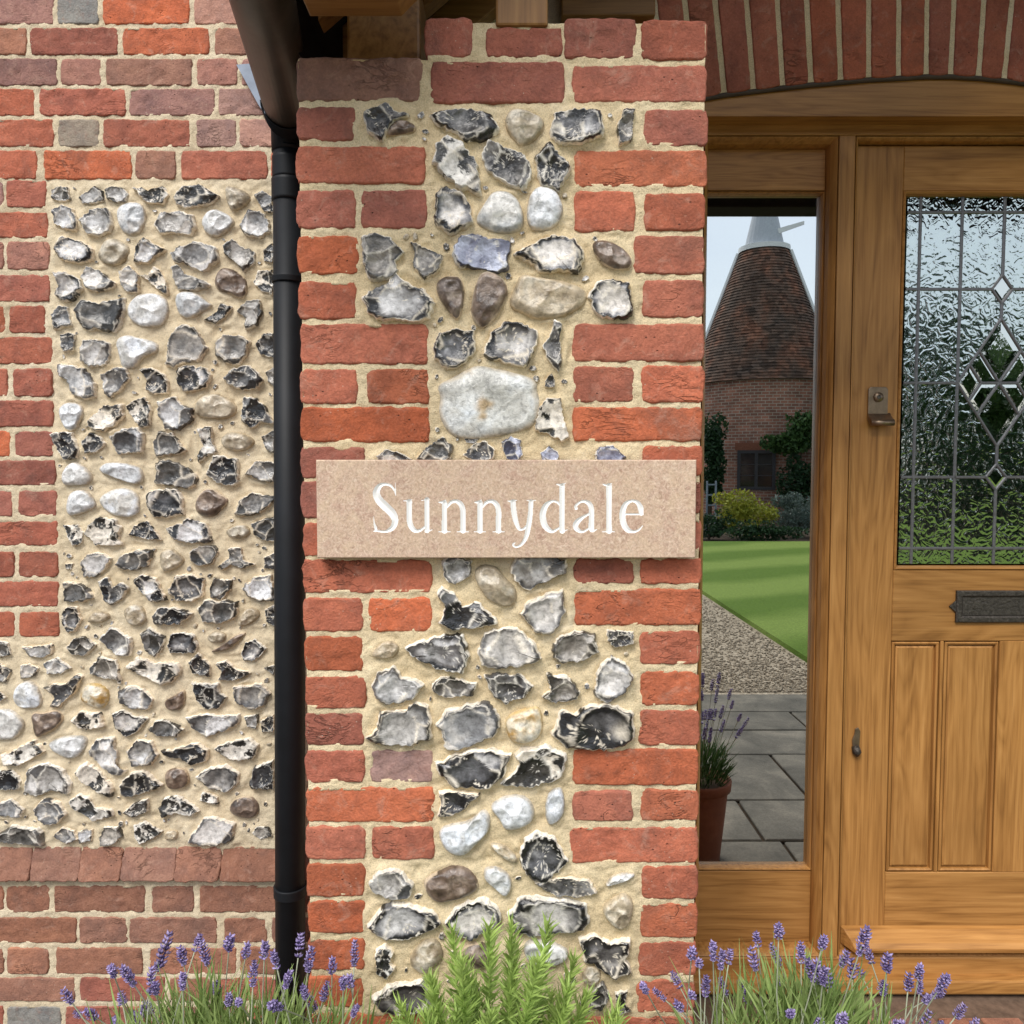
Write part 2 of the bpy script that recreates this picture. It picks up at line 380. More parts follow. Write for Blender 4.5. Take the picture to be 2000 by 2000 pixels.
def mortar_sheet(name, parent, x0, x1, z0, z1, y, step, quads, stones, mat, recess=.0032, lump=1.0):
    nx, nz = int((x1 - x0) / step) + 1, int((z1 - z0) / step) + 1
    X, Z = np.meshgrid(np.linspace(x0, x1, nx), np.linspace(z0, z1, nz))
    near = np.full(X.shape, 1.0); deep = np.zeros(X.shape)
    for q in quads:
        a = np.array(q); lo, hi = a.min(0), a.max(0)
        d = np.hypot(np.maximum(np.maximum(lo[0] - X, X - hi[0]), 0), np.maximum(np.maximum(lo[1] - Z, Z - hi[1]), 0))
        near = np.minimum(near, d)
        deep = np.maximum(deep, np.minimum(np.minimum(X - lo[0], hi[0] - X), np.minimum(Z - lo[1], hi[1] - Z)))
    t = np.clip(near / .014, 0, 1); t = t * t * (3 - 2 * t)
    p = np.stack([X, np.full_like(X, y * 3), Z], -1)
    dep = recess * (1 - t) * np.clip(.75 + 1.5 * fbm(p * 26 + 77, 3), -.05, 1.5) + .0015 * t
    dep = dep + np.clip((deep - .0035) / .004, 0, 1) * .012
    dep = dep - .0030 * fbm(p * 32, 4) * (.55 + .9 * t) * lump - .0022 * np.clip(fbm(p * 14 + 5, 3), -.4, 1) * t * lump
    dep = dep - .0022 * fbm(p * 120 + 4, 3)
    drag = noise3(p * np.array([18, 1, 95]) + 3) * .0011; dep = dep + drag * t
    # mortar pressed up around each stone
    for (cx, cz, rx, rz) in stones:
        i0, i1 = np.searchsorted(Z[:, 0], [cz - rz * 1.6, cz + rz * 1.6]); j0, j1 = np.searchsorted(X[0], [cx - rx * 1.6, cx + rx * 1.6])
        if i1 <= i0 or j1 <= j0: continue
        s = np.s_[i0:i1, j0:j1]
        d = np.hypot((X[s] - cx) / rx, (Z[s] - cz) / rz)
        dep[s] += (-.0026 * np.exp(-((d - 1.0) / .14) ** 2) + .0012 * np.exp(-((d - 1.35) / .16) ** 2)) * np.clip(.6 + 1.6 * noise3(p[s] * 22), 0, 1.4)
    verts = np.stack([X, y + dep, Z], -1).reshape(-1, 3)
    idx = np.arange(nx * nz).reshape(nz, nx)
    f = np.stack([idx[:-1, :-1], idx[:-1, 1:], idx[1:, 1:], idx[1:, :-1]], -1).reshape(-1, 4)
    return link(name, mesh(name, verts, f), mat, parent, True)
# ================================================================== flints
PAL = {  # dark, mid, light, rim
 'W': ((.34, .34, .325), (.55, .555, .55), (.74, .75, .76), (.50, .42, .30)),
 'L': ((.07, .07, .075), (.29, .295, .305), (.64, .65, .675), (.78, .745, .67)),
 'G': ((.035, .034, .033), (.165, .16, .155), (.42, .415, .41), (.78, .745, .67)),
 'D': ((.010, .010, .012), (.050, .050, .054), (.24, .245, .255), (.78, .745, .67)),
 'M': ((.012, .012, .014), (.14, .142, .155), (.62, .63, .66), (.78, .745, .67)),
 'K': ((.010, .010, .010), (.11, .108, .105), (.70, .68, .64), (.78, .745, .67)),
 'B': ((.055, .036, .026), (.15, .105, .078), (.34, .265, .21), (.52, .42, .30)),
 'C': ((.24, .19, .125), (.44, .37, .265), (.66, .60, .49), (.46, .37, .24)),
 'U': ((.045, .047, .075), (.22, .23, .31), (.50, .52, .62), (.78, .745, .67)),
 'V': ((.42, .42, .39), (.60, .605, .58), (.76, .77, .75), (.50, .42, .30)),
 'Y': ((.40, .24, .07), (.62, .54, .40), (.78, .73, .62), (.56, .38, .12)),
}
def sm(x, a, b):
    t = np.clip((x - a) / (b - a), 0, 1); return t * t * (3 - 2 * t)
def flint_mesh(poly, y, typ, seed, M=90):
    rs = np.random.RandomState(seed)
    p = np.array(poly, dtype=float)
    smooth = typ in 'WCBYV'
    for _ in range(2 if smooth else 0):                              # corner cutting
        a = .75 * p + .25 * np.roll(p, -1, 0); b = .25 * p + .75 * np.roll(p, -1, 0)
        p = np.stack([a, b], 1).reshape(-1, 2)
    # resample along the outline
    seg = np.linalg.norm(np.roll(p, -1, 0) - p, axis=1); L = seg.sum(); cum = np.concatenate([[0], np.cumsum(seg)])
    t = np.linspace(0, L, M, endpoint=False); pc = np.concatenate([p, p[:1]])
    o = np.stack([np.interp(t, cum, pc[:, 0]), np.interp(t, cum, pc[:, 1])], -1)
    x_, z_ = o[:, 0], o[:, 1]; xn, zn = np.roll(x_, -1), np.roll(z_, -1); cr = x_ * zn - xn * z_
    A = cr.sum() / 2; c = np.array([((x_ + xn) * cr).sum(), ((z_ + zn) * cr).sum()]) / (6 * A)
    o = c + (o - c) * 1.085; size = math.sqrt(abs(A)) * 1.085
    tn = np.roll(o, -1, 0) - np.roll(o, 1, 0); tn /= np.linalg.norm(tn, axis=1)[:, None] + 1e-9
    nr = np.stack([tn[:, 1], -tn[:, 0]], -1) * np.sign(A)
    q3 = np.stack([o[:, 0] * 1.0, np.full(M, seed * 1.7), o[:, 1]], -1)
    amp = .03 if smooth else .085
    j = fbm(q3 * (2.6 / size), 2) * .6 + ((.42 - np.abs(noise3(q3 * (4.2 / size) + 3)) * 1.7 - np.abs(noise3(q3 * (9.5 / size) + 8)) * .9) if not smooth else 0)
    o = o + nr * (j * amp * size)[:, None]
    rr = np.array([0, .08, .16, .24, .32, .40, .47, .54, .61, .67, .73, .785, .83, .87, .905, .935, .96, .985, 1.0]) if M > 50 else np.array([0, .3, .55, .75, .88, .95, 1.0])
    K = len(rr)
    xy = c + rr[:, None, None] * (o - c)[None]                      # ring, segment, 2
    rad = np.repeat(rr[:, None], M, 1)
    loc = (xy - c) / size
    Ht = size * (.36 if smooth else .30) * rs.uniform(.85, 1.2); Ht = min(Ht, .019)
    dome = Ht * (1 - rad ** (2.3 if smooth else 6)) ** .55
    z = dome.copy(); z2 = z + Ht; fid = np.zeros(z.shape, int)
    nf = 4 if smooth else rs.randint(4, 8)
    ang0 = rs.uniform(0, 6.28); wob = .16 * np.stack([fbm(np.concatenate([loc * 2.2, np.full(z.shape + (1,), seed + 9.)], -1), 2), fbm(np.concatenate([loc * 2.2, np.full(z.shape + (1,), seed + 33.)], -1), 2)], -1)
    if not smooth:                                                   # one broad hollow struck face
        cc = rs.uniform(-.14, .14, 2); d2 = ((loc + wob - cc) ** 2).sum(-1)
        pl = Ht * rs.uniform(.22, .42) + Ht * rs.uniform(1.6, 2.6) * d2
        cut = pl < z; z2 = np.minimum(z2, np.maximum(pl, z)); z = np.where(cut, pl, z); fid = np.where(cut, nf, fid)
    for k in range(nf):                                              # conchoidal flake scars: shallow hollows meeting in sharp ridges
        a = ang0 + k * 6.283 / nf + rs.uniform(-.5, .5); rad0 = rs.uniform(.15, .75)
        cc = np.array([math.cos(a), math.sin(a)]) * rad0
        d2 = ((loc + wob - cc) ** 2).sum(-1)
        slope = rs.uniform(.05, .42) * Ht
        pl = Ht * rs.uniform(.38, .80) + Ht * rs.uniform(1.2, 3.2) * d2 - slope * ((loc @ (cc / (np.linalg.norm(cc) + 1e-6))) - rad0)
        cut = pl < z; z2 = np.minimum(z2, np.maximum(pl, z)); z = np.where(cut, pl, z); fid = np.where(cut, k + 1, fid)
    ridge = np.exp(-((z2 - z) / (.045 * Ht)) ** 2) * (rad < .93) * (0 if smooth else 1)
    pn = np.concatenate([loc[..., :1], np.full(z.shape + (1,), seed * 2.3), loc[..., 1:]], -1)
    rip = 0 if smooth else np.sin(np.sqrt(((loc - loc[4, rs.randint(M)]) ** 2).sum(-1)) * 34) * .012 * Ht
    z = z + rip + Ht * (.10 if smooth else .07) * fbm(pn * 3.1, 3)
    z = np.where(rad > .9, np.minimum(z, Ht * (1 - sm(rad, .9, 1.0) * .9)), z)
    z = z * (1 - sm(rad, .97, 1.0)) + (-.002) * sm(rad, .97, 1.0)
    # colours: flint core, grey patina, sky sheen painted as pale centres, chalky rind
    dk, md, lt, rim = [np.array(v) * (np.array([1.05, 1.0, .93]) if typ in 'GLMDK' else 1) * (1 + .10 * rs.uniform(-1, 1)) * (1 + rs.uniform(-.05, .05) * np.array([1, .2, -1])) for v in PAL[typ]]
    fv = rs.uniform(-.42, .42, nf + 1)[fid]
    n1 = fbm(pn * 1.9, 4); n2 = fbm(pn * 4.2 + 7, 3)
    t = .5 + fv * (.35 if smooth else 1.25) + n1 * (.85 if smooth else .62) + n2 * (.45 if smooth else .30)
    if typ == 'M': t = t + .22 - .62 * sm(rad + .25 * n2, .45, .92)
    if typ == 'W': t = t + .16
    if typ == 'L': t = t + .20 - .22 * sm(rad + .3 * n2, .6, .95)
    if typ == 'D': t = t - .08
    if typ == 'K': t = np.where(n1 + .3 * n2 + fv * .6 > .10, .95, .10) + n2 * .25
    if typ in 'MLGDU': t = t - .09
    if typ in 'MLGU': t = t - .55 * sm(rad + .12 * n2, .70, .84) * (fbm(pn * 1.1 + 60, 2) > -.12)
    t = np.clip(t, 0, 1)[..., None]
    colr = np.where(t < .5, dk + (md - dk) * t * 2, md + (lt - md) * (t - .5) * 2)
    gl = np.where(t[..., 0] > .75, .30, .16)
    rimf = np.zeros(z.shape)
    if typ not in 'WCYV':
        rimf = sm(rad + .06 * n2 + .05 * n1, .912, .938) * (fbm(pn * 1.3 + 20, 2) > (-.30 if typ in 'MKLD' else -.12))
        vein = (np.abs(n2 + .5 * n1 + rs.uniform(-.2, .2)) < .035) * (typ in 'KDM')
        rimf = np.maximum(rimf, vein * .8 * (fbm(pn * 2 + 40, 2) > .05))
        spots = (noise3(pn * 9) > .52) * .9; rimf = np.maximum(rimf, spots)
    else:
        colr = colr * (1 - .35 * ((noise3(pn * 5 + 3) > .5) * 1.0)[..., None])
        rimf = sm(rad + .15 * n2, .86, .98) * .7
    if typ == 'V': colr = colr + (np.array([.50, .30, .09]) - colr) * (sm(fbm(pn * 2.4 + 5, 3), .34, .58) * .7)[..., None]
    rimf = np.maximum(rimf, ridge * .75 * (fbm(pn * 2.5 + 90, 2) > -.12))
    hole = (noise3(pn * 6 + 13) > .56) & (typ not in 'D')
    colr = colr * (1 - rimf[..., None]) + rim * rimf[..., None]
    colr = np.where(hole[..., None], dk * .6, colr)
    gl = gl * (1 - rimf) + .8 * rimf
    if smooth: gl = gl + (.02 if typ in 'WV' else .12)
    verts = np.stack([xy[..., 0], y - z, xy[..., 1]], -1)
    skirt = np.stack([o[:, 0], np.full(M, y + .014), o[:, 1]], -1)
    verts = np.concatenate([verts[0, :1], verts[1:].reshape(-1, 3), skirt])
    colr = np.concatenate([colr[0, :1], colr[1:].reshape(-1, 3), colr[-1]]); gl = np.concatenate([gl[0, :1], gl[1:].ravel(), gl[-1]])
    s = np.arange(M); sn = np.roll(s, -1)
    quads = np.concatenate([np.stack([1 + k * M + s, 1 + (k + 1) * M + s, 1 + (k + 1) * M + sn, 1 + k * M + sn], -1) for k in range(K - 1)])
    faces = [(0, 1 + int(a), 1 + int(b)) for a, b in zip(s, sn)] + [tuple(int(i) for i in f) for f in quads]
    me = mesh('flint', verts, faces)
    ca = me.color_attributes.new('Col', 'FLOAT_COLOR', 'POINT')
    ca.data.foreach_set('color', np.concatenate([colr, np.ones((len(colr), 1))], 1).astype(np.float32).ravel())
    ga = me.attributes.new('gl', 'FLOAT', 'POINT'); ga.data.foreach_set('value', gl.astype(np.float32))
    return me, (c[0], c[1], np.abs(o[:, 0] - c[0]).max(), np.abs(o[:, 1] - c[1]).max())
def flints(parent, text, ox, oy, sc, D, base):
    out = []
    for k, line in enumerate([l for l in text.strip().splitlines() if l.strip()]):
        w = line.split(); pts = [tuple(map(float, q.split(','))) for q in w[1:]]
        poly = [P(ox + a / sc, oy + b / sc, D)[::2] for a, b in pts]
        me, ell = flint_mesh(poly, D, w[0], base + k)
        sharp = w[0] not in 'WCBY'
        o = link('flint', me, MAT['flint'], parent, True)
        out.append(ell)
    return out
FL2 = """
G 95,130 150,105 215,105 235,205 150,215 95,195
G 310,190 370,145 430,100 490,140 500,210 430,230 340,240
G 510,130 570,105 640,115 690,160 670,215 600,225 530,195
K 735,115 800,115 850,140 960,100 1005,170 960,235 830,220
K 1060,190 1110,110 1250,95 1400,180 1330,235 1150,265 1075,240
C 1455,100 1540,110 1640,160 1640,220 1530,295 1480,260 1460,180
D 1680,170 1740,135 1820,180 1830,300 1760,295 1720,230
L 100,290 180,255 250,280 295,370 280,440 200,440 120,390
L 320,370 400,290 520,275 565,340 545,450 460,490 370,460
W 615,270 700,225 800,240 825,330 800,440 720,490 640,440 605,350
L 900,400 960,310 1080,300 1190,330 1210,420 1180,480 1060,465 950,460
W 1275,350 1330,285 1420,290 1530,370 1480,430 1390,495 1310,470 1275,410
L 1570,410 1640,290 1730,300 1800,390 1800,460 1720,505 1620,475
M 115,570 180,500 320,530 420,600 410,680 260,700 150,660
C 450,640 510,520 600,510 710,590 660,680 570,725 490,690
M 740,700 760,570 820,505 900,560 980,600 900,660 850,700
L 1030,630 1110,570 1250,535 1380,590 1390,680 1270,770 1150,720 1050,680
G 1440,570 1510,515 1580,575 1680,610 1670,700 1600,765 1530,690 1450,630
D 1755,600 1820,550 1850,620 1820,700 1760,690
M 110,780 200,780 300,830 330,900 260,990 180,1000 130,950 150,880
L 330,820 370,735 460,760 590,860 570,900 430,920 370,900
L 625,770 700,725 770,800 770,930 700,940 640,880
K 790,800 850,800 890,735 940,760 1000,890 990,945 920,900 850,840
G 1030,740 1080,720 1130,790 1230,820 1330,870 1300,900 1180,910 1090,905 1050,830
B 1370,830 1420,740 1520,760 1610,830 1620,920 1580,990 1480,930 1390,910
K 1680,860 1710,770 1820,760 1840,850 1820,950 1740,920
D 90,1110 150,1040 210,1045 245,1190 180,1200 110,1230
G 275,1080 340,1000 460,1020 650,980 655,1080 600,1240 480,1235 370,1220 300,1140
W 680,1080 740,970 830,940 950,960 1010,1040 980,1170 870,1205 740,1180
W 1060,970 1110,925 1230,940 1300,1010 1350,1030 1270,1080 1180,1135 1090,1110
D 1290,1150 1390,1080 1420,1020 1500,1050 1450,1120 1380,1175
G 1550,1080 1620,1000 1720,1000 1740,1090 1700,1190 1610,1225 1620,1130
"""
FL3 = """
D 165,60 220,45 275,60 260,180 190,190 165,150
L 325,160 350,100 460,105 545,130 540,230 510,290 400,310 330,260
W 595,100 680,60 780,90 915,120 920,190 790,230 760,310 650,325 625,220
G 1000,190 1020,90 1070,10 1150,-20 1220,20 1260,90 1310,160 1270,260 1120,270 1060,310 1000,290
G 1380,130 1450,65 1580,70 1640,110 1610,230 1550,290 1460,270 1390,220
D 1700,130 1760,50 1840,50 1840,240 1730,210
L 150,300 250,300 350,330 430,440 430,540 350,560 260,520 220,420 160,370
L 485,370 600,320 680,330 700,400 650,480 560,545 510,520
M 785,330 880,320 960,360 1005,430 1000,510 900,520 840,490 850,410
M 1075,330 1150,305 1290,310 1340,370 1300,470 1220,495 1130,500 1080,420
D 1445,400 1510,330 1640,305 1710,360 1740,420 1690,480 1580,480 1500,460
G 1770,350 1850,310 1850,470 1790,430
W 145,660 180,600 280,590 345,640 300,760 260,810 190,790
K 375,740 440,680 500,620 640,610 650,700 580,770 500,815 400,790
K 685,620 740,580 820,555 865,620 855,770 790,780 740,720
L 930,590 1060,550 1110,620 1200,640 1190,730 1090,800 980,790 930,680
C 1215,600 1290,530 1400,520 1500,580 1555,640 1490,710 1330,715 1220,680
D 1580,690 1610,545 1700,570 1760,620 1830,750 1740,740 1660,780 1590,740
D 85,840 170,820 250,830 305,960 280,1020 190,1030 140,960
D 330,900 400,830 470,860 510,910 440,980 360,990
L 555,860 650,800 760,790 815,830 800,980 700,980 620,990 590,930
G 890,910 940,825 1030,830 1140,960 1080,990 920,1005
K 1240,800 1350,780 1345,880 1380,970 1300,1010 1250,1060 1235,1010 1290,930
C 1420,870 1480,820 1580,830 1680,880 1660,940 1560,975 1440,940
G 1740,860 1850,800 1850,990 1780,960
W 170,1140 240,1060 320,1070 405,1160 380,1230 260,1240 180,1230
W 455,1120 520,1060 680,1070 800,1110 790,1230 680,1215 560,1170
G 905,1060 1020,1040 1120,1090 1215,1140 1225,1210 1170,1260 1050,1240 910,1215 930,1130
D 1315,1150 1370,1010 1450,1020 1550,1040 1550,1220 1470,1240 1390,1210
L 1615,1150 1700,1050 1850,1060 1850,1220 1740,1200
"""
FL4 = """
W 215,130 270,70 370,75 430,170 420,210 300,260 210,265
W 455,140 560,70 680,55 770,110 770,260 640,285 530,240
M 845,90 960,60 1060,70 1120,140 1130,260 1020,275 900,275 845,190
B 1215,220 1240,110 1320,50 1400,100 1490,150 1410,220 1360,275 1270,265
G 1535,250 1570,160 1660,90 1850,130 1780,200 1720,250 1600,265
K 190,345 290,345 340,400 330,480 260,510 220,440
K 355,410 400,330 470,290 600,310 630,360 610,450 640,490 540,500 440,500 400,440
D 705,420 740,350 840,310 890,370 945,460 850,450 740,430
M 1000,370 1080,340 1160,295 1290,340 1350,460 1290,480 1180,475 1060,460
C 1450,400 1500,360 1590,335 1650,380 1620,440 1520,455
G 1665,340 1740,300 1850,280 1850,470 1760,460 1690,420
L 325,640 370,575 470,565 560,605 510,680 420,750 350,750
G 600,650 640,585 760,540 880,545 840,660 760,690 640,685
C 940,560 1030,525 1100,580 1130,630 1050,690 970,710 945,640
G 1175,560 1250,510 1370,510 1400,555 1350,640 1250,660 1190,620
D 1400,670 1490,600 1480,530 1570,520 1590,620 1680,650 1600,680 1500,650 1430,690
D 1760,600 1840,560 1840,690 1760,680
G 190,800 260,790 360,830 425,910 340,940 200,940
D 465,790 530,755 570,840 640,795 690,830 630,930 560,970 500,920 490,860
M 735,780 810,735 910,770 950,860 990,930 880,940 810,880
M 1010,870 1070,740 1180,735 1280,770 1275,890 1200,935 1070,930
G 1335,850 1370,760 1500,780 1490,850 1420,925 1340,910
L 1590,840 1680,760 1810,740 1850,930 1740,940 1640,900
D 195,650 260,645 240,690 200,690
M 175,1040 220,985 290,990 315,1080 270,1180 220,1185 180,1120
C 385,1060 440,1010 570,1050 480,1110 370,1110
C 655,1010 720,965 800,990 835,1070 790,1130 720,1130 670,1080
D 885,1060 930,990 1060,995 1195,1035 1100,1115 960,1125 900,1110
G 1245,1000 1300,940 1430,930 1540,950 1540,1060 1420,1110 1280,1100
C 1570,1060 1630,990 1700,1000 1725,1060 1640,1120 1550,1140
D 1770,1010 1850,960 1850,1140 1780,1100
"""
FL5 = """
G -60,150 0,110 60,125 75,200 0,215
L 160,150 260,145 355,130 350,190 300,220 210,210
G 460,150 500,95 570,80 650,130 580,205 490,195
L 680,95 760,15 830,60 885,90 880,205 800,200 730,140
G 955,60 1010,25 1110,80 1090,170 1050,210 990,170
M 1140,140 1160,70 1250,50 1310,75 1340,150 1310,185 1160,185
C 1395,80 1450,40 1530,60 1510,120 1420,115
B 1410,185 1500,140 1590,70 1665,50 1600,120 1520,175
M 1635,190 1660,120 1720,100 1795,160 1720,240 1650,235
G 0,265 80,310 40,385 -40,370
L 145,275 200,260 260,290 240,340 150,360
L 305,260 390,220 480,290 420,325 330,330
G 615,290 680,210 780,240 820,370 720,355 620,320
K 865,285 940,215 1040,260 1200,250 1225,310 1170,370 1090,410 1010,350 930,320
D 1280,250 1340,195 1420,270 1415,345 1300,320
D 1465,260 1530,240 1600,300 1690,320 1650,350 1580,370 1480,365 1500,310
G 1780,290 1850,270 1850,340
K 0,445 40,490 0,520 -40,480
W 95,460 140,390 230,380 290,500 270,555 170,560 110,530
D 300,420 370,400 450,400 520,335 560,350 500,460 400,550 350,545 380,470
Y 545,500 580,390 740,420 720,565 600,540
L 805,450 880,410 970,430 1040,500 1000,560 900,560 820,520
B 1110,510 1180,480 1250,430 1240,570 1130,575
D 1300,390 1370,400 1470,395 1490,460 1530,480 1470,560 1390,560 1330,500
L 1575,420 1680,400 1760,390 1820,460 1780,540 1680,570 1590,510
W 0,570 90,580 175,660 110,760 40,775 -50,760 -40,600
B 220,590 300,600 390,570 435,630 380,690 290,740 250,755 230,680
K 490,640 550,590 680,595 710,680 620,700 550,690
M 770,600 840,575 900,610 1000,630 940,700 860,750 790,690
G 1010,700 1070,640 1140,650 1240,700 1200,745 1060,740
L 1270,625 1400,600 1510,610 1610,600 1610,660 1520,710 1400,745 1310,690
G 1650,620 1740,605 1730,700 1670,680
D 1760,650 1845,605 1845,720 1770,715
K 20,870 80,860 180,800 240,780 305,850 210,900 150,940 40,935
W 335,790 460,745 600,755 570,840 500,905 400,870 350,830
L 610,860 660,770 770,760 790,880 780,960 850,970 830,1000 760,1000 690,940
L 870,850 930,770 1030,790 1065,870 1020,940 900,945
D 1105,850 1200,830 1330,790 1400,840 1390,910 1310,940 1220,890 1150,895
K 1460,830 1550,790 1680,765 1740,810 1720,890 1610,910 1520,880
D 0,985 90,985 145,1050 130,1105 0,1100 -60,1040
L 185,1110 200,970 310,935 420,970 475,1070 460,1130 360,1100 260,1145
K 520,990 590,925 650,960 720,1040 760,1080 750,1150 670,1120 560,1050
D 820,1070 890,1000 970,985 1095,1075 1000,1120 900,1150 830,1140
B 1120,990 1180,965 1260,970 1280,1080 1150,1110 1120,1060
L 1330,1020 1430,960 1520,940 1610,1000 1600,1070 1530,1120 1420,1090
D 1690,1060 1720,960 1845,910 1845,1100 1700,1095
L 0,1200 80,1175 165,1240 140,1290 0,1275 -60,1230
L 240,1240 310,1165 400,1200 450,1270 390,1330 310,1335 260,1290
K 485,1190 540,1140 620,1170 640,1230 750,1240 760,1280 640,1310 570,1260 490,1220
D 840,1260 910,1200 1000,1170 1000,1250 900,1290
K 1080,1230 1120,1170 1200,1150 1280,1200 1345,1250 1290,1280 1190,1260 1100,1290
K 1350,1180 1370,1120 1470,1160 1470,1210
B 1540,1240 1600,1160 1720,1160 1750,1250 1710,1300 1600,1290
G 0,1420 90,1350 190,1370 270,1370 290,1480 180,1470 0,1455 -30,1440
L 365,1420 430,1365 500,1390 530,1440 460,1470
L 530,1390 620,1380 620,1450 540,1470
G 680,1430 710,1360 800,1360 830,1420 760,1475 690,1480
K 910,1350 980,1330 1090,1390 1060,1420 950,1470 920,1430
C 1110,1390 1200,1380 1200,1440 1110,1450
L 1280,1460 1330,1370 1400,1290 1480,1300 1580,1340 1560,1450 1420,1480
G 1700,1400 1740,1355 1810,1365 1835,1420 1760,1440
"""
FP1 = """
D 365,505 420,490 465,465 500,500 560,515 500,545 460,600 450,630 390,590
B 470,570 530,530 600,560 580,595 500,605 470,605
D 665,520 730,500 830,490 930,520 960,580 890,630 830,635 770,590 700,560
C 990,540 1020,490 1090,495 1170,540 1140,600 1075,660 1020,610
M 1190,590 1220,510 1300,490 1410,500 1425,600 1330,640 1230,640
G 1490,560 1520,490 1565,490 1550,630 1500,640
K 675,720 690,650 740,615 800,640 860,720 880,860 800,840 720,780
D 890,690 920,635 990,660 1080,700 1110,780 1060,850 980,800 920,760
D 1130,700 1190,640 1240,700 1280,750 1230,850 1150,820
"""
FP2 = """
M 565,250 580,60 640,25 740,60 780,130 810,260 730,290 665,335
W 830,240 890,130 950,50 1060,60 1130,160 1130,300 1000,320 900,290
W 1165,180 1190,60 1270,10 1370,70 1400,190 1330,290 1230,300 1175,260
G 95,350 170,335 260,345 360,450 300,500 330,560 270,610 150,625 110,520
G 405,380 480,410 610,470 590,560 500,620 430,540 440,450
U 685,430 750,345 860,335 920,370 1040,380 1030,550 970,570 880,545 740,540 690,490
M 1095,460 1180,410 1320,340 1460,360 1530,460 1490,585 1420,560 1260,570 1150,490
B 1585,395 1640,365 1760,400 1840,480 1830,560 1700,550 1610,470
M 105,740 180,690 250,660 310,590 370,650 490,690 550,780 520,870 430,890 340,870 230,885 150,850
B 580,640 640,605 750,610 745,800 710,900 640,800 580,720
B 805,800 830,660 880,570 980,590 1040,680 1000,800 920,910 870,935 820,880
C 1050,790 1100,670 1130,590 1270,620 1400,640 1550,690 1520,800 1400,850 1270,880 1150,840
M 1570,740 1620,640 1720,630 1820,650 1850,830 1800,870 1660,870 1600,800
"""
FP3 = """
M 560,270 590,180 680,150 820,155 820,290 740,380 650,400 570,330
M 885,300 930,170 1020,105 1130,110 1220,160 1210,300 1140,385 1020,360 920,330
D 1270,250 1310,200 1340,90 1390,120 1370,220 1385,340 1370,415 1300,340
V 595,510 700,470 800,400 900,395 1100,450 1210,490 1200,560 1240,620 1200,760 1100,800 900,840 800,850 680,820 610,700 620,590
D 1280,480 1325,430 1345,480 1340,525 1280,520
K 1210,800 1240,660 1290,600 1380,600 1395,740 1430,840 1390,865 1280,820
M 190,970 250,925 340,950 410,990 330,1050 210,1030
G 455,985 530,900 610,850 675,900 660,990 560,1030
D 755,960 820,890 890,865 950,930 930,990 850,1020
U 995,880 1060,845 1120,870 1130,960 1090,1020 1030,980
U 1255,950 1310,910 1370,950 1360,1020 1270,1020
U 1600,960 1640,915 1720,900 1800,970 1760,1040 1640,1030
D 755,850 860,850 820,890 770,880
"""
FP5 = """
L 610,50 700,20 800,50 790,140 700,200 640,180
C 820,150 860,85 960,85 1010,160 1090,230 1080,330 1000,340 900,290
G 1065,110 1100,30 1250,10 1410,40 1400,130 1270,190 1170,235 1100,190
D 580,265 620,235 700,270 740,350 820,310 900,370 965,455 880,475 680,490 600,450 640,350
L 1120,390 1180,320 1270,280 1390,240 1410,380 1340,510 1230,520 1180,450
C 140,670 210,590 280,570 340,610 280,690
M 390,620 490,570 590,540 740,530 780,660 740,770 600,750 480,690 410,660
L 850,620 900,520 1040,480 1130,510 1210,600 1260,680 1200,720 1000,740 870,725
G 1325,630 1380,540 1480,510 1600,530 1620,640 1530,690 1400,710 1340,670
D 1690,505 1850,515 1850,590 1740,610 1690,575
L 160,860 200,780 290,740 350,800 490,850 420,940 250,980 180,920
D 895,800 970,780 1100,785 1205,860 1150,930 1030,970 950,930 910,850
G 555,850 620,800 700,820 830,845 810,920 640,935 560,900
G 1265,930 1320,890 1300,790 1420,800 1500,890 1490,940 1350,965
L 1605,900 1630,760 1710,670 1800,720 1850,820 1780,910 1690,960 1620,930
"""
FP6 = """
G 135,260 200,200 220,110 350,90 440,45 520,70 530,260 430,310 300,300 180,290
L 580,180 650,90 780,50 900,45 990,150 930,260 780,310 650,335 630,250
Y 1025,140 1130,90 1250,60 1260,240 1180,300 1060,290 1030,200
M 1340,250 1380,100 1500,95 1570,50 1700,40 1830,100 1840,270 1740,330 1580,325 1430,320
M 590,430 680,390 790,350 960,345 1050,380 1000,500 920,580 780,580 690,575 610,500
K 1005,555 1080,500 1130,430 1090,380 1130,345 1280,320 1410,380 1380,510 1210,575 1080,570
D 595,620 700,610 850,635 760,720 660,770 590,770 610,690
W 920,710 1040,640 1160,650 1210,740 1180,830 1030,870 990,790
W 1285,640 1380,580 1410,680 1390,790 1290,845
W 600,860 690,830 780,820 860,740 920,770 910,880 840,940 760,1030 680,1020 610,950
C 910,960 1010,955 1100,1040 1090,1085 1010,1050
M 1125,1000 1160,930 1230,890 1330,910 1420,1060 1350,1130 1280,1190 1180,1160 1130,1080
"""
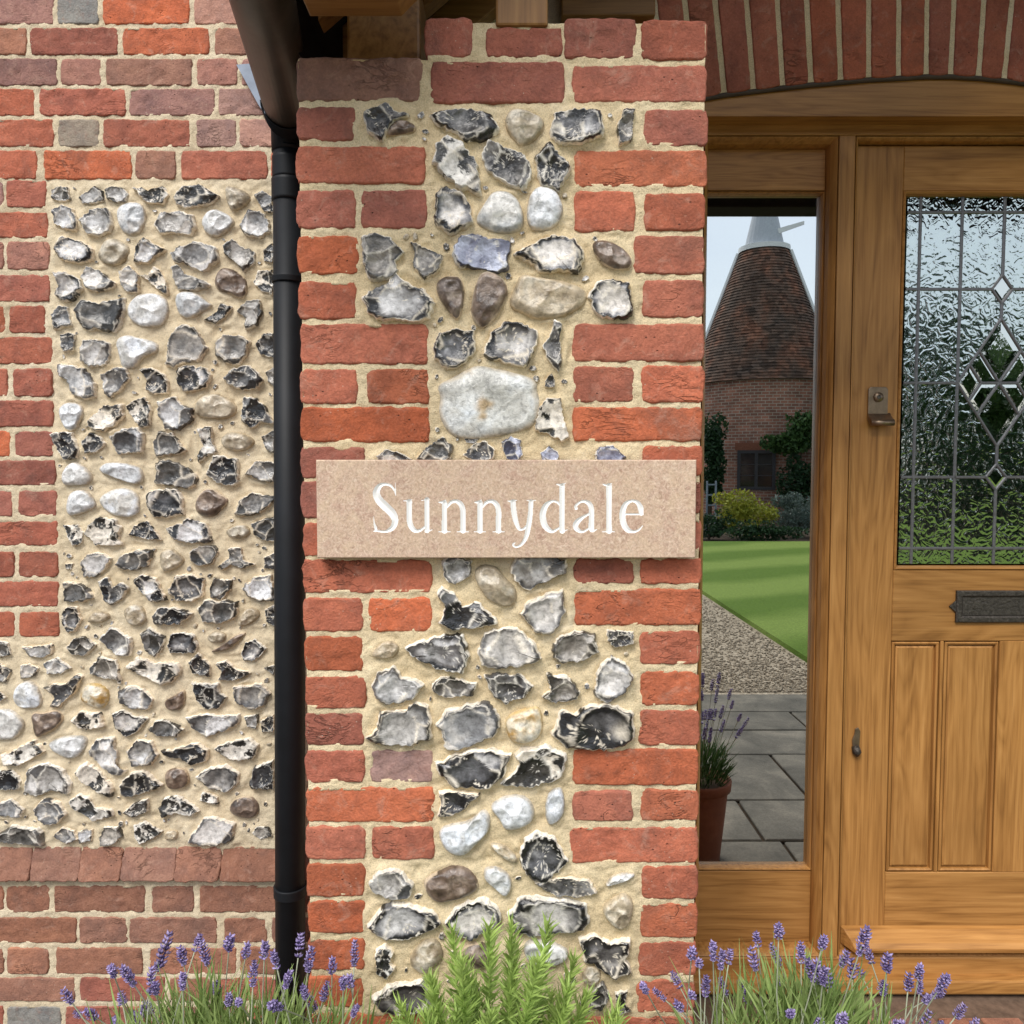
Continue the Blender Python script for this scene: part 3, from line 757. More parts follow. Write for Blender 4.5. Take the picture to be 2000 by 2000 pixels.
FP7 = """
L 195,190 250,130 320,110 400,130 450,210 430,275 330,280 220,240
B 530,170 620,140 700,95 800,120 850,200 840,250 700,300 600,310 540,250
W 895,100 1000,110 1060,180 1030,290 960,230 890,170
D 1200,190 1260,165 1430,170 1520,180 1565,250 1480,275 1330,265
W 1630,210 1680,150 1800,135 1800,165 1650,215
M 195,455 260,360 340,320 450,330 560,370 620,440 540,480 420,530 300,530 240,500
M 660,430 710,370 790,310 890,290 970,340 985,420 900,480 810,535 730,510
M 1045,380 1100,300 1230,285 1360,300 1500,330 1520,400 1490,475 1350,480 1180,510 1080,480
C 1600,350 1680,300 1740,260 1795,310 1780,400 1750,470 1670,460
K 230,600 290,570 340,620 310,680 345,710 300,775 240,740
C 430,680 480,590 560,540 620,570 640,650 580,700 520,755
B 755,600 830,560 920,580 930,680 850,720 770,680
W 1130,560 1250,540 1400,600 1380,680 1250,700 1150,670
M 1475,540 1560,505 1650,560 1770,540 1750,650 1770,730 1680,775 1600,700 1500,660
C 1490,730 1540,690 1610,740 1560,830 1490,800
G 1560,850 1610,800 1650,880 1600,970 1530,940
D 1690,870 1760,850 1740,930 1780,970 1700,1000
M 220,890 320,820 450,805 530,780 600,870 620,930 540,960 400,990 280,960
G 780,830 850,800 870,900 800,900
"""
def chips(parent, stones, quads, box, D, n, seed):
    """small flint chips pushed into the mortar between the big stones"""
    r0 = random.Random(seed); out = []; tries = 0
    while len(out) < n and tries < 6000:
        tries += 1
        px, py = r0.uniform(box[0], box[2]), r0.uniform(box[1], box[3]); x, _, z = P(px, py, D); rr = r0.uniform(.004, .0085)
        if any(((x - a) / (rx + rr + .002)) ** 2 + ((z - b) / (rz + rr + .002)) ** 2 < 1 for a, b, rx, rz in stones + out): continue
        if any(min(q[0][0], q[3][0]) - rr - .008 < x < max(q[1][0], q[2][0]) + rr + .008 and min(q[0][1], q[1][1]) - rr - .008 < z < max(q[2][1], q[3][1]) + rr + .008 for q in quads): continue
        a0 = r0.uniform(0, 6.28); asp = r0.uniform(.45, 1)
        poly = []
        for k in range(6):
            t = k * 1.047; u, v = rr * math.cos(t) * r0.uniform(.7, 1.2), rr * asp * math.sin(t) * r0.uniform(.7, 1.2)
            poly.append((x + u * math.cos(a0) - v * math.sin(a0), z + u * math.sin(a0) + v * math.cos(a0)))
        me, ell = flint_mesh(poly, D, r0.choice('DKGLDKC'), seed * 100 + len(out), 26); link('flint', me, MAT['flint'], parent, True); out.append(ell)
    return out
# ================================================================== the porch pillar
pillar = empty('porch_pillar', (XX(975, D1), D1 + .3, 0), 'free-standing porch pillar of red brick and knapped flint behind the name sign', 'pillar')
K_ = 2000 / 1932
PB = []        # x0, y0, x1, y1 (1932 px overview), colour
def row(y0, y1, *bs):
    for b in bs: PB.append((b[0], b[3] if len(b) > 3 else y0, b[1], b[4] if len(b) > 3 else y1, b[2]))
row(35, 105, (803, 890, 'd'), (918, 1060, 'd', 53, 105), (1066, 1198, 'd', 35, 108), (1213, 1338, 'd', 38, 110))  # porch shade put into the top courses as duller brick colours
row(110, 188, (551, 795, 'b'), (815, 1063, 'd', 118, 192), (1082, 1336, 'd', 125, 190))
row(203, 262, (554, 668, 'd'), (1218, 1338, 'd', 207, 272))
row(278, 344, (554, 800, 'r'), (1085, 1335, 'o', 285, 350))
row(360, 428, (554, 668, 'd'), (683, 803, 'd'), (1085, 1196, 'r', 362, 435), (1218, 1335, 'r', 366, 433))
row(446, 515, (556, 675, 'o'), (1198, 1335, 'r', 447, 515))
row(533, 600, (557, 670, 'r'), (1215, 1335, 'r', 530, 597))
row(613, 685, (558, 805, 'r'), (1083, 1335, 'r', 613, 680))
row(698, 760, (560, 672, 'r'), (693, 807, 'o'), (1083, 1195, 'r', 693, 757), (1213, 1333, 'r', 692, 757))
row(770, 832, (562, 808, 'o'), (1083, 1332, 'o', 770, 830))
row(845, 900, (565, 685, 'd'), (1215, 1330, 'r', 843, 898))
row(910, 976, (565, 808, 'd'), (1085, 1328, 'd', 910, 967))
row(988, 1048, (566, 683, 'r'), (697, 811, 'r'), (1085, 1195, 'r', 980, 1040), (1212, 1327, 'r', 980, 1040))
row(1058, 1117, (568, 812, 'r'), (1085, 1195, 'd', 1056, 1100), (1210, 1325, 'r', 1056, 1100))
row(1130, 1190, (570, 683, 'r'), (697, 813, 'o'), (1085, 1323, 'o', 1114, 1178))
row(1203, 1265, (570, 683, 'o'), (1210, 1323, 'r', 1193, 1252))
row(1278, 1335, (572, 688, 'r'), (1210, 1322, 'o', 1268, 1330))
row(1347, 1405, (573, 685, 'd'), (1208, 1320, 'r', 1342, 1405))
row(1418, 1475, (575, 686, 'd'), (700, 815, 'q'), (1083, 1318, 'o', 1416, 1480))
row(1488, 1550, (576, 817, 'o'), (1083, 1192, 'r', 1495, 1548), (1210, 1318, 'o', 1492, 1547))
row(1562, 1620, (577, 687, 'r'), (703, 817, 'r'), (1078, 1318, 'r', 1563, 1627))
row(1632, 1690, (577, 686, 'o'), (1213, 1317, 'r', 1637, 1695))
row(1702, 1760, (577, 688, 'o'), (1210, 1317, 'o', 1708, 1768))
row(1775, 1830, (577, 686, 'o'), (1207, 1316, 'r', 1780, 1840))
row(1845, 1900, (577, 684, 'o'), (1203, 1315, 'r', 1852, 1910))
row(1915, 1975, (577, 815, 'o'), (1080, 1313, 'r', 1922, 1980))
y_ = 1990
while y_ < 2520:                               # courses hidden below the plants
    row(y_, y_ + 57, (577, 686, 'r'), (702, 815, 'o'), (831, 1066, 'r'), (1083, 1192, 'o'), (1207, 1313, 'r'))
    y_ += 71
XL, XR = XX(591, D1) - .002, XX(1369.5, D1) + .002           # pillar's upright edges
pq = []
XL_, XR_ = XX(591, D1), XX(1369.5, D1)
corner = []
for (x0, y0, x1, y1, c) in PB:
    q = [list(v) for v in px_quad(x0 * K_, y0 * K_, x1 * K_, y1 * K_, D1)]
    if q[0][1] < .03: continue
    left, right = x0 < 600, x1 > 1300
    if left: q[0][0] = q[3][0] = XL_ + rng.uniform(-.002, .002)
    if right: q[1][0] = q[2][0] = XR_ + rng.uniform(-.002, .002)
    dep = .102 if (x1 - x0) > 180 else .215
    brick(pillar, q, D1, dep, c, .005)
    pq.append(q)
    if left or right: corner.append((left, q[0][1], q[3][1], dep))
# side faces of the pillar (seen only from a step aside): same coursing, plain bricks
def plain_brick_mesh(w, d, h):
    bm = bmesh.new(); bmesh.ops.create_cube(bm, size=1)
    for v in bm.verts: v.co = Vector((v.co.x * w, v.co.y * d, v.co.z * h))
    bmesh.ops.bevel(bm, geom=list(bm.edges), offset=.003, segments=1, affect='EDGES')
    me = bpy.data.meshes.new('brick'); bm.to_mesh(me); bm.free(); me.materials.append(MAT['brick']); return me
PBACK = D2 - .004
_pm = {}
def put_plain(parent, w, d, h, loc, code):
    k = (round(w, 3), round(d, 3), round(h, 3))
    if k not in _pm: _pm[k] = plain_brick_mesh(*k)
    o = link('brick', _pm[k], None, parent); o.location = loc; o.color = brick_color(code); return o
for (left, z0, z1, dep) in corner:
    y = D1 + dep + .011; hh = round(z1 - z0, 3); alt = dep > .15
    while y < PBACK - .05:
        ln = .102 if alt else .215
        ln = min(ln, PBACK - y)
        put_plain(pillar, .1, ln, hh, ((XL_ + .05) if left else (XR_ - .05), y + ln / 2, (z0 + z1) / 2), rng.choice('rrod'))
        y += ln + .011; alt = not alt
st = []
for txt, ox, oy, sc, b in ((FP1, 550, 0, 2.273, 1000), (FP2, 680, 360, 3.331, 1100), (FP3, 680, 600, 3.331, 1200), (FP5, 680, 1080, 3.331, 1300), (FP6, 680, 1360, 3.331, 1400), (FP7, 660, 1660, 3.116, 1500)):
    st += flints(pillar, txt, ox, oy, sc, D1, b)
st += chips(pillar, st, pq, (690, 210, 1260, 860), D1, 26, 61) + chips(pillar, st, pq, (690, 1110, 1260, 1990), D1, 32, 62)
zt_l, zt_r = P(700, 114, D1)[2], P(1300, 39, D1)[2]
mortar_sheet('mortar', pillar, XL_ + .003, XR_ - .003, 0.0, zt_l - .002, D1, .0032, pq, st, MAT['mortar'])
xs = P(833, 80, D1)[0]
mortar_sheet('mortar', pillar, xs + .002, XR_ - .003, zt_l - .002, zt_r - .004, D1, .0035, pq, [], MAT['mortar'])
MB().box(XL_ + .006, XR_ - .006, D1 + .009, PBACK, 0, zt_l - .003).build('mortar_core', MAT['mortar'], pillar)
MB().box(xs + .004, XR_ - .006, D1 + .009, PBACK, zt_l - .003, zt_r - .006).build('mortar_core', MAT['mortar'], pillar)
# ================================================================== the house wall
hwall = empty('house_wall', (XX(250, D2), D2, 0), 'house wall of weathered red brick with a flint panel, left of the black downpipe', 'wall')
WB = []
def wrow(y0, y1, *bs):
    for b in bs: WB.append((b[0], y0, b[1], y1, b[2]))
wrow(-125, -76, (-60, 103, 'r'), (112, 190, 'b'), (202, 368, 'p'), (380, 456, 'r'), (466, 632, 'b'))
wrow(-65, -15, (-117, 50, 'b'), (60, 229, 'p'), (240, 407, 'r'), (420, 590, 'b'))
wrow(-5, 45, (-60, 103, 'p'), (112, 190, 'g'), (202, 368, 'o'), (380, 545, 'q'), (556, 632, 'b'))
wrow(55, 105, (-117, 50, 'b'), (60, 229, 'd'), (240, 407, 'o'), (420, 498, 'b'), (508, 632, 'p'))
wrow(115, 165, (-50, 110, 'p'), (119, 196, 'p'), (207, 373, 'b'), (385, 462, 'p'), (473, 632, 'p'))
wrow(174, 224, (-100, 65, 'r'), (77, 244, 'd'), (253, 417, 'p'), (428, 590, 'q'))
wrow(234, 285, (-60, 103, 'r'), (114, 192, 'g'), (202, 370, 'r'), (384, 460, 'q'), (470, 640, 'q'))
wrow(295, 348, (-100, 70, 'r'), (86, 255, 'o'), (266, 342, 'b'), (355, 520, 'r'), (530, 640, 'r'))
def w1(y0, y1, *bs): wrow(y0 * K_, y1 * K_, *[(a * K_, b * K_, c) for a, b, c in bs])
w1(341, 390, (-158, 4, 'p'), (12, 85, 'd')); w1(401, 447, (-80, 88, 'r')); w1(457, 507, (-158, 5, 'p'), (14, 91, 'p')); w1(520, 568, (-75, 92, 'd'))
w1(578, 627, (-158, 8, 'o'), (18, 83, 'd')); w1(637, 685, (-72, 97, 'r')); w1(697, 747, (-150, 13, 'r'), (25, 97, 'd')); w1(757, 803, (-70, 99, 'd'))
w1(815, 860, (-145, 18, 'o'), (28, 100, 'd')); w1(870, 914, (-66, 103, 'd')); w1(927, 973, (-142, 22, 'd'), (35, 105, 'd')); w1(985, 1028, (-62, 107, 'd'))
w1(1042, 1087, (-138, 25, 'd'), (36, 108, 'r')); w1(1098, 1143, (-60, 108, 'd')); w1(1156, 1200, (-136, 27, 'r'), (37, 110, 'r'))
n_q = len(WB)
wrow(1732, 1781, (-170, 5, 'b'), (13, 95, 'b'), (107, 282, 'b'), (297, 377, 'b'), (390, 560, 'b'), (570, 650, 'b'))
wrow(1794, 1841, (-20, 148, 'b'), (155, 247, 'b'), (253, 422, 'b'), (438, 520, 'b'), (532, 650, 'b'))
wrow(1853, 1902, (-160, 5, 'b'), (14, 93, 'b'), (110, 277, 'b'), (292, 460, 'b'), (470, 650, 'b'))
wrow(1911, 1955, (-30, 145, 'b'), (156, 320, 'd'), (332, 410, 'b'), (422, 650, 'd'))
wrow(1968, 2014, (-160, 5, 'd'), (14, 118, 'g'), (128, 300, 'd'), (310, 480, 'b'), (490, 650, 'd'))
wrow(2026, 2072, (-30, 145, 'd'), (156, 320, 'b'), (332, 410, 'd'), (422, 650, 'b'))
plinth = [(-120, 52, 'd'), (56, 149, 'd'), (152, 231, 'b'), (234, 337, 'b'), (340, 426, 'b'), (429, 549, 'b'), (552, 650, 'b')]
EDGE = -460
rows = {}
for b in WB: rows.setdefault(b[1], []).append(b)
for y0, bs in rows.items():                    # the wall goes on to the left of the frame
    x = min(b[0] for b in bs); y1 = bs[0][3]; longb = True
    while x > EDGE:
        ln = 168 if longb else 80
        WB.append((max(x - 10 - ln, EDGE - 30), y0, x - 10, y1, rng.choice('rdbp'))); x -= ln + 10; longb = not longb
wq = []
for (x0, y0, x1, y1, c) in WB:
    q = px_quad(x0, y0, x1, y1, D2)
    brick(hwall, q, D2, .1, c, .0062 if x1 > 0 else .012, 1.15); wq.append(q)
DP = D2 - .022                                 # projecting plinth course
x = -120
while x > EDGE: plinth.append((x - 98, x - 3, 'b')); x -= 98
for (x0, x1, c) in plinth:
    q = px_quad(x0, 1664, x1, 1722, DP); brick(hwall, q, DP, .13, rng.choice('bbk'), .0062, 1.5, 'brick', .024); wq.append(q)
st = []
for txt, ox, oy, sc, b in ((FL2, 80, 340, 4.025, 2000), (FL3, 80, 640, 4.025, 2100), (FL4, 80, 940, 4.025, 2200), (FL5, 0, 1220, 3.45, 2300)):
    st += flints(hwall, txt, ox, oy, sc, D2, b)
fr = random.Random(5); txt = ''
for r_ in range(6):                            # flint band beyond the left edge of the frame
    for c_ in range(6):
        cx, cy = -430 + c_ * 70 + (r_ % 2) * 25 + fr.uniform(-8, 8), 1275 + r_ * 66 + fr.uniform(-6, 6)
        a, b = fr.uniform(24, 33), fr.uniform(18, 26)
        if cx + a > -45: continue
        txt += fr.choice('GLMDKWGL') + ' ' + ' '.join('%.0f,%.0f' % (cx + a * math.cos(t * .785) * fr.uniform(.75, 1.15), cy + b * math.sin(t * .785) * fr.uniform(.75, 1.15)) for t in range(8)) + '\n'
st += flints(hwall, txt, 0, 0, 1, D2, 2500)
st += chips(hwall, st, wq, (100, 365, 530, 1250), D2, 60, 63) + chips(hwall, st, wq, (0, 1260, 530, 1640), D2, 36, 64)
xw0, xw1 = XX(EDGE - 10, D2), XX(660, D2)
mortar_sheet('mortar', hwall, xw0, xw1, 0.0, 3.05, D2, .0042, wq, st, MAT['mortar_pale'], .0032, 1.15)
MB().box(xw0, XX(1300, D2), D2 + .013, D2 + .3, 0, 3.3).build('wall_core', MAT['mortar_pale'], hwall)
MB().box(XX(660, D2) - .001, XX(1300, D2), D2 + .002, D2 + .0125, 0, 3.3).build('render_coat', MAT['mortar_pale'], hwall)
# --- flat arch of gauged bricks over the door
JB = [(1245, 212), (1301, 202), (1358, 191), (1415, 181), (1472, 174), (1529, 167), (1585, 161), (1643, 156), (1698, 151), (1756, 148), (1810, 145), (1858, 145), (1913, 148), (1963, 153), (2013, 160), (2063, 168), (2113, 177), (2163, 188), (2213, 200), (2263, 214)]
JT = [1218, 1278, 1338, 1398, 1459, 1519, 1577, 1638, 1698, 1757, 1812, 1865, 1923, 1978, 2032, 2086, 2141, 2196, 2252, 2308]
jt = 6.5
for i in range(len(JB) - 1):
    (xa, ya), (xb, yb) = JB[i], JB[i + 1]
    def up(xbot, ybot, xtop0, y): return xtop0 + (xbot - xtop0) * (y / ybot)
    YT = -40
    q = [P(xa + jt, ya - 1, D2)[::2], P(xb - jt, yb - 1, D2)[::2], P(up(xb, yb, JT[i + 1], YT) - jt, YT, D2)[::2], P(up(xa, ya, JT[i], YT) + jt, YT, D2)[::2]]
    brick(hwall, q, D2, .115, rng.choice('rdrd'), .008, .45, 'arch_brick')
arch = [(x, y) for x, y in JB]
poly = [P(x, y - 2, D2)[::2] for x, y in arch] + [(P(2290, 100, D2)[0], 3.3), (P(1230, 100, D2)[0], 3.3)]
MB().prism(poly, D2 + .004, D2 + .11).build('arch_mortar', MAT['mortar'], hwall)
xr0 = XX(2265, D2)
MB().box(xr0, xr0 + .55, D2 + .002, D2 + .3, 0, 3.3).build('wall_core', MAT['mortar_pale'], hwall)
z_ = .05; alt = 0
while z_ < 3.1:                                # brick pier right of the door, outside the frame
    x = xr0 - .004 - alt * .11; 
    for k in range(3):
        a, b = max(x, xr0 - .004), min(x + .215, xr0 + .548)
        if b - a > .03: put_plain(hwall, b - a, .1, .065, ((a + b) / 2, D2 + .047, z_ + .033), rng.choice('rdbo'))
        x += .226
    z_ += .0755; alt = 1 - alt
# ================================================================== rainwater pipe and gutter
DPIPE = D2 - .075
def pp(px, py, D=DPIPE): return Vector(P(px, py, D))
pipe = empty('downpipe', tuple(pp(560, 2050)), 'black plastic downpipe standing between the flint wall and the pillar', 'downpipe')
rp = .0375  # pipe widened so its black also fills the shaded gap beside the pillar
top, bot = pp(564, 290), pp(567, 2090); bot.z = .02
MB().tube([top, (top + bot) / 2, bot], rp, 28).build('pipe', MAT['black_plastic'], pipe, 0, 2, True)
def on_pipe(py):
    zz = P(560, py, DPIPE)[2]; t = (top.z - zz) / (top.z - bot.z); return top.lerp(bot, t)
def collar(name, y0, y1, r, flare=.002):
    a, b = on_pipe(y0), on_pipe(y1); h = a - b
    MB().tube([b, b + h * .02, b + h * .12, b + h * .85, b + h * .97, a], [r - .003, r, r + .0005, r + .0005, r + flare, r - .001], 28).build(name, MAT['black_plastic'], pipe, 0, 2, True)
collar('socket', 308, 352, rp + .0012, .001); collar('socket', 352, 395, rp + .0030, .001); collar('clip_ring', 542, 554, rp + .0032, .001); collar('clip_ring', 1728, 1748, rp + .0034, .001)
for py in (548, 1739):
    c = on_pipe(py)
    MB().box(c.x - .012, c.x + .012, c.y + .03, D2 + .004, c.z - .012, c.z + .012).build('bracket', MAT['black_plastic'], pipe, .002)
# gutter along the porch eaves, its outlet over the downpipe
gut = empty('gutter', tuple(pp(560, 240)), 'black gutter running out from the wall above the downpipe', 'gutter')
g1 = Vector(P(564, 214, D2 - .10)); g0 = Vector(P(500, -60, 1.32)); d = (g1 - g0).normalized(); g0 = g0 - d * .55
gr = .056
def half_round(a, b, r0, r1, n=20):
    m = MB(); t = (b - a).normalized(); sx = t.cross(Vector((0, 0, 1))).normalized(); uz = sx.cross(t).normalized()
    v = []
    for p, (ro, ri) in ((a, (r0, r0 - .003)), (b, (r1, r1 - .003))):
        for r in (ro, ri):
            for k in range(n + 1):
                q = math.pi * k / n; v.append(p + sx * (math.cos(q) * r) - uz * (math.sin(q) * r))
    N = n + 1
    f = []
    for k in range(n):
        f += [(k, k + 1, 2 * N + k + 1, 2 * N + k), (N + k, 3 * N + k, 3 * N + k + 1, N + k + 1), (k, N + k, N + k + 1, k + 1), (2 * N + k, 2 * N + k + 1, 3 * N + k + 1, 3 * N + k)]
    for k in (0, n): f.append((k, 2 * N + k, 3 * N + k, N + k))
    return m.add(v, f)
half_round(g0, g1, gr, gr).build('trough', MAT['gutter_paint'], gut, 0, 2, True)
half_round(g1 - d * .05, g1 + d * .012, gr + .005, gr + .005).build('union_bracket', MAT['black_plastic'], gut, 0, 2, True)
sx_ = d.cross(Vector((0, 0, 1))).normalized()
ring = [g1 + sx_ * (math.cos(math.pi * k / 14) * gr) - Vector((0, 0, 1)) * (math.sin(math.pi * k / 14) * gr) for k in range(15)]
MB().add(ring + [r_ + d * .004 for r_ in ring], [tuple(range(15)), tuple(range(29, 14, -1))] + [(k, k + 15, k + 16, k + 1) for k in range(14)]).build('stop_end', MAT['black_plastic'], gut)
MB().tube([g1 - d * .04 - Vector((0, 0, .03)), top + Vector((0, 0, .05)), top + Vector((0, 0, -.01))], [.05, rp + .004, rp + .003], 24).build('outlet', MAT['black_plastic'], gut, 0, 2, True)
# ================================================================== porch roof
zt = H + .95
porch = empty('porch_roof', (XX(1000, 1.4), 1.6, zt), 'dark oak-framed porch roof over the pillar and door', 'roof')
x0e, x1e = -.42, 2.75; ridge = 1.05; ze = 2.545; SL = math.tan(R(40))
YF = 1.0                                        # front edge of the roof
def slope_z(x): return ze + (min(x, 2 * ridge - x) - x0e) * SL
MB().box(P(968, 40, D1)[0], P(1070, 40, D1)[0], D1 - .004, D1 + .12, P(1000, 52, D1)[2], zt).build('post', MAT['beam_z'], porch, .004)
MB().box(-.62, 2.7, 1.30, 1.42, zt, zt + .15).build('tie_beam', MAT['shade_board'], porch, .005)
a = P(680, 112, 1.45)[0]; b = P(822, 112, 1.45)[0]
MB().box(a, b, 1.44, D2, zt_l + .0005, zt_l + .17).build('wall_plate', MAT['beam_y'], porch, .005)
e0 = Vector(P(596, 11, 1.27)); e1 = Vector(P(818, 11, 1.27))
MB().prism([(e0.x, e0.z), (e1.x - .03, e0.z), (e1.x, e0.z + .03), (e1.x, e0.z + .12), (e0.x, e0.z + .12)], 1.24, 1.30).build('eaves_board', MAT['beam_x'], porch, .002)
for k in range(3):
    y = 1.52 + k * .22
    m = MB()
    for xa, xb in ((x0e + .06, ridge), (2 * ridge - x0e - .06, ridge)):
        m2 = MB().prism([(xa, slope_z(xa) - .005), (xb, slope_z(xb) - .005), (xb, slope_z(xb) - .115), (xa, slope_z(xa) - .115)], y, y + .05)
        m2.build('rafter', MAT['beam_x'], porch, .003)
for xa, xb in ((x0e, ridge), (2 * ridge - x0e, ridge)):   # boards, then tiles
    n = 16
    for k in range(n):
        u0, u1 = k / n, (k + 1) / n - .004
        p0, p1 = xa + (xb - xa) * u0, xa + (xb - xa) * u1
        MB().prism([(p0, slope_z(p0)), (p1, slope_z(p1)), (p1, slope_z(p1) + .018), (p0, slope_z(p0) + .018)], YF, D2).build('roof_board', MAT['shade_board'], porch)
    MB().prism([(xa - .03 * (1 if xa < xb else -1), slope_z(xa) + .0), (xb, slope_z(xb) + .03), (xb, slope_z(xb) + .06), (xa - .05 * (1 if xa < xb else -1), slope_z(xa) + .022)], YF - .03, D2).build('tiling', plain('roof_tile', (.10, .05, .035, 1), .9), porch)
MB().prism([(x0e - .01, ze - .10), (x0e + .012, ze - .10), (x0e + .012, ze + .012), (x0e - .01, ze + .012)], YF, D2 - .002).build('fascia', MAT['shade_board'], porch)
MB().box(XX(1090, D2), XX(1262, D2), D2 - .07, D2 - .003, ZZ(30, D2 - .07), ZZ(30, D2 - .07) + .2).build('wall_beam', MAT['beam_x'], porch, .004)
# the far post of the porch, right of the frame
MB().box(2.35, 2.5, 1.30, 1.42, 0, zt).build('post', MAT['beam_z'], porch, .004)
fl = [P(462, 127, D2 - .012)[::2], P(500, 124, D2 - .012)[::2], P(560, 180, D2 - .012)[::2], P(560, 240, D2 - .012)[::2], P(526, 236, D2 - .012)[::2], P(505, 205, D2 - .012)[::2]]
MB().prism(fl, D2 - .014, D2 - .010).build('lead_flashing', MAT['lead'], porch)
# ================================================================== door frame with side window
DF, DL = 2.115, 2.145            # face of the frame, face of the door leaf
frame = empty('door_frame', (XX(1640, DF), DF, ZZ(1945, DF)), 'varnished oak door frame with a tall narrow side window beside the pillar', 'door frame')
def zf(py, D=DF): return ZZ(py, D)
def oak(name, par, x0, x1, y0, y1, D, depth, grain, bev=.003):
    return MB().box(XX(x0, D), XX(x1, D), D, D + depth, zf(y1, D), zf(y0, D)).build(name, MAT['oak_' + grain], par, bev)
def sweep_frame(name, par, x0, x1, z0, z1, prof, mat):
    """mitred moulding round a rectangle; prof = (inset, y)"""
    m = MB(); v = []; n = len(prof)
    for (o, y) in prof: v += [(x0 + o, y, z0 + o), (x1 - o, y, z0 + o), (x1 - o, y, z1 - o), (x0 + o, y, z1 - o)]
    f = [(i * 4 + k, i * 4 + (k + 1) % 4, (i + 1) * 4 + (k + 1) % 4, (i + 1) * 4 + k) for i in range(n - 1) for k in range(4)]
    return m.add(v, f).build(name, mat, par, 0, 2, False)
# curved head board under the arch
DHB = D2 + .014
hb = [P(x, y + 10, DHB)[::2] for x, y in JB]
zb = ZZ(227, DHB)
MB().prism([(hb[0][0], zb)] + [(hb[-1][0], zb)][:0] + hb + [(hb[-1][0], zb)], DHB, DF + .06).build('head_board', MAT['oak_x'], frame, 0)
MB().tube([P(x, y + 5, D2 + .010) for x, y in JB], .0068, 8).build('sealant_bead', MAT['sealant'], frame, 0, 2, True)
XLf, XRf = 1290, 2265
oak('head', frame, XLf, XRf, 233, 264, DF, .09, 'x', .002)
oak('jamb', frame, XLf, 1366, 264, 1870, DF, .09, 'z', .002)
oak('mullion', frame, 1624, 1655, 264, 1870, DF, .09, 'z', .002)
oak('jamb', frame, 2226, XRf, 264, 1870, DF, .09, 'z', .002)
DS = 2.160
# side window: ovolo moulding, top panel, glazing beads, bottom panel
X0, X1 = XX(1366, DF), XX(1624, DF)
ov = [(0, DF + .014), (.0025, DF + .014), (.003, DF + .001), (.005, DF + .003), (.010, DF + .010), (.015, DF + .020), (.0175, DF + .035), (.0175, DS + .03)]
sweep_frame('ovolo_moulding', frame, X0, X1, zf(1870), zf(264), ov, MAT['oak_z'])
sx0, sx1 = X0 + .0177, X1 - .0177
MB().box(sx0, sx1, DS, DS + .03, zf(372, DS), zf(264) - .0177).build('top_panel', MAT['oak_x'], frame, .002)
MB().box(sx0, sx1, DS, DS + .03, zf(1870) + .0177, zf(1701, DS)).build('bottom_panel', MAT['oak_x'], frame, .002)
gx0, gx1, gz0, gz1 = sx0, sx1, zf(1700, DS) + .0015, zf(373, DS) - .0015
sweep_frame('glazing_bead', frame, gx0, gx1, gz0, gz1, [(0, DS + .03), (0, DS), (.002, DS - .003), (.004, DS + .001), (.0055, DS + .012), (.0055, YG + .02)], MAT['oak_z'])
MB().box(gx0 + .0057, gx1 - .0057, YG, YG + .006, gz0 + .0057, gz1 - .0057).build('window_pane', MAT['glass'], frame)
MB().box(XX(XLf, DF), XX(XRf, DF), DF + .002, DF + .09, ZZ(1914, DF), ZZ(1869, DF)).build('sill', MAT['oak_x'], frame, .006)
MB().box(XX(XLf, DF), XX(XRf, DF), DF - .026, DF + .09, zf(1944, DF - .026), ZZ(1916, DF - .026)).build('sill', MAT['oak_x'], frame, .006)
# ------------------------------------------------------------------ the door leaf
door = empty('front_door', (XX(1945, DL), DL, zf(1870)), 'varnished oak front door with a leaded rippled-glass light and two lower panels', 'door')
def dz(py): return ZZ(py, DL)
def dx(px): return XX(px, DL)
TH = .042
sweep_frame('door_stop', frame, XX(1655, DF), XX(2226, DF), zf(1870), zf(264), [(0, DF + .014), (.0025, DF + .014), (.003, DF + .002), (.006, DF + .003), (.0105, DF + .010), (.0115, DF + .022), (.0115, DL + .03)], MAT['oak_z'])
LX0, LX1 = dx(1666), dx(2224 - 0)
LX1 = XX(2226, DF) - .0145; LX0 = XX(1655, DF) + .0145
LZ1, LZ0 = zf(264) - .015, dz(1868)
gl0, gl1 = dx(1748), dx(2138)
def leaf(name, x0, x1, z0, z1, grain, bev=.0018): return MB().box(x0, x1, DL, DL + TH, z0, z1).build(name, MAT['oak_' + grain], door, bev, 1)
e_ = .0003
leaf('stile', LX0, gl0 - e_, LZ0, LZ1, 'z'); leaf('stile', gl1 + e_, LX1, LZ0, LZ1, 'z')
leaf('rail', gl0, gl1, dz(373), LZ1, 'x'); leaf('rail', gl0, gl1, dz(1252), dz(1113), 'x'); leaf('rail', gl0, gl1, LZ0, dz(1704), 'x')
bead = [(0, DL + .02), (0, DL - .001), (.003, DL - .004), (.007, DL - .001), (.010, DL + .008), (.010, DL + .03)]
sweep_frame('glazing_bead', door, gl0 + e_, gl1 - e_, dz(1113) + e_, dz(373) - e_, bead, MAT['oak_x'])
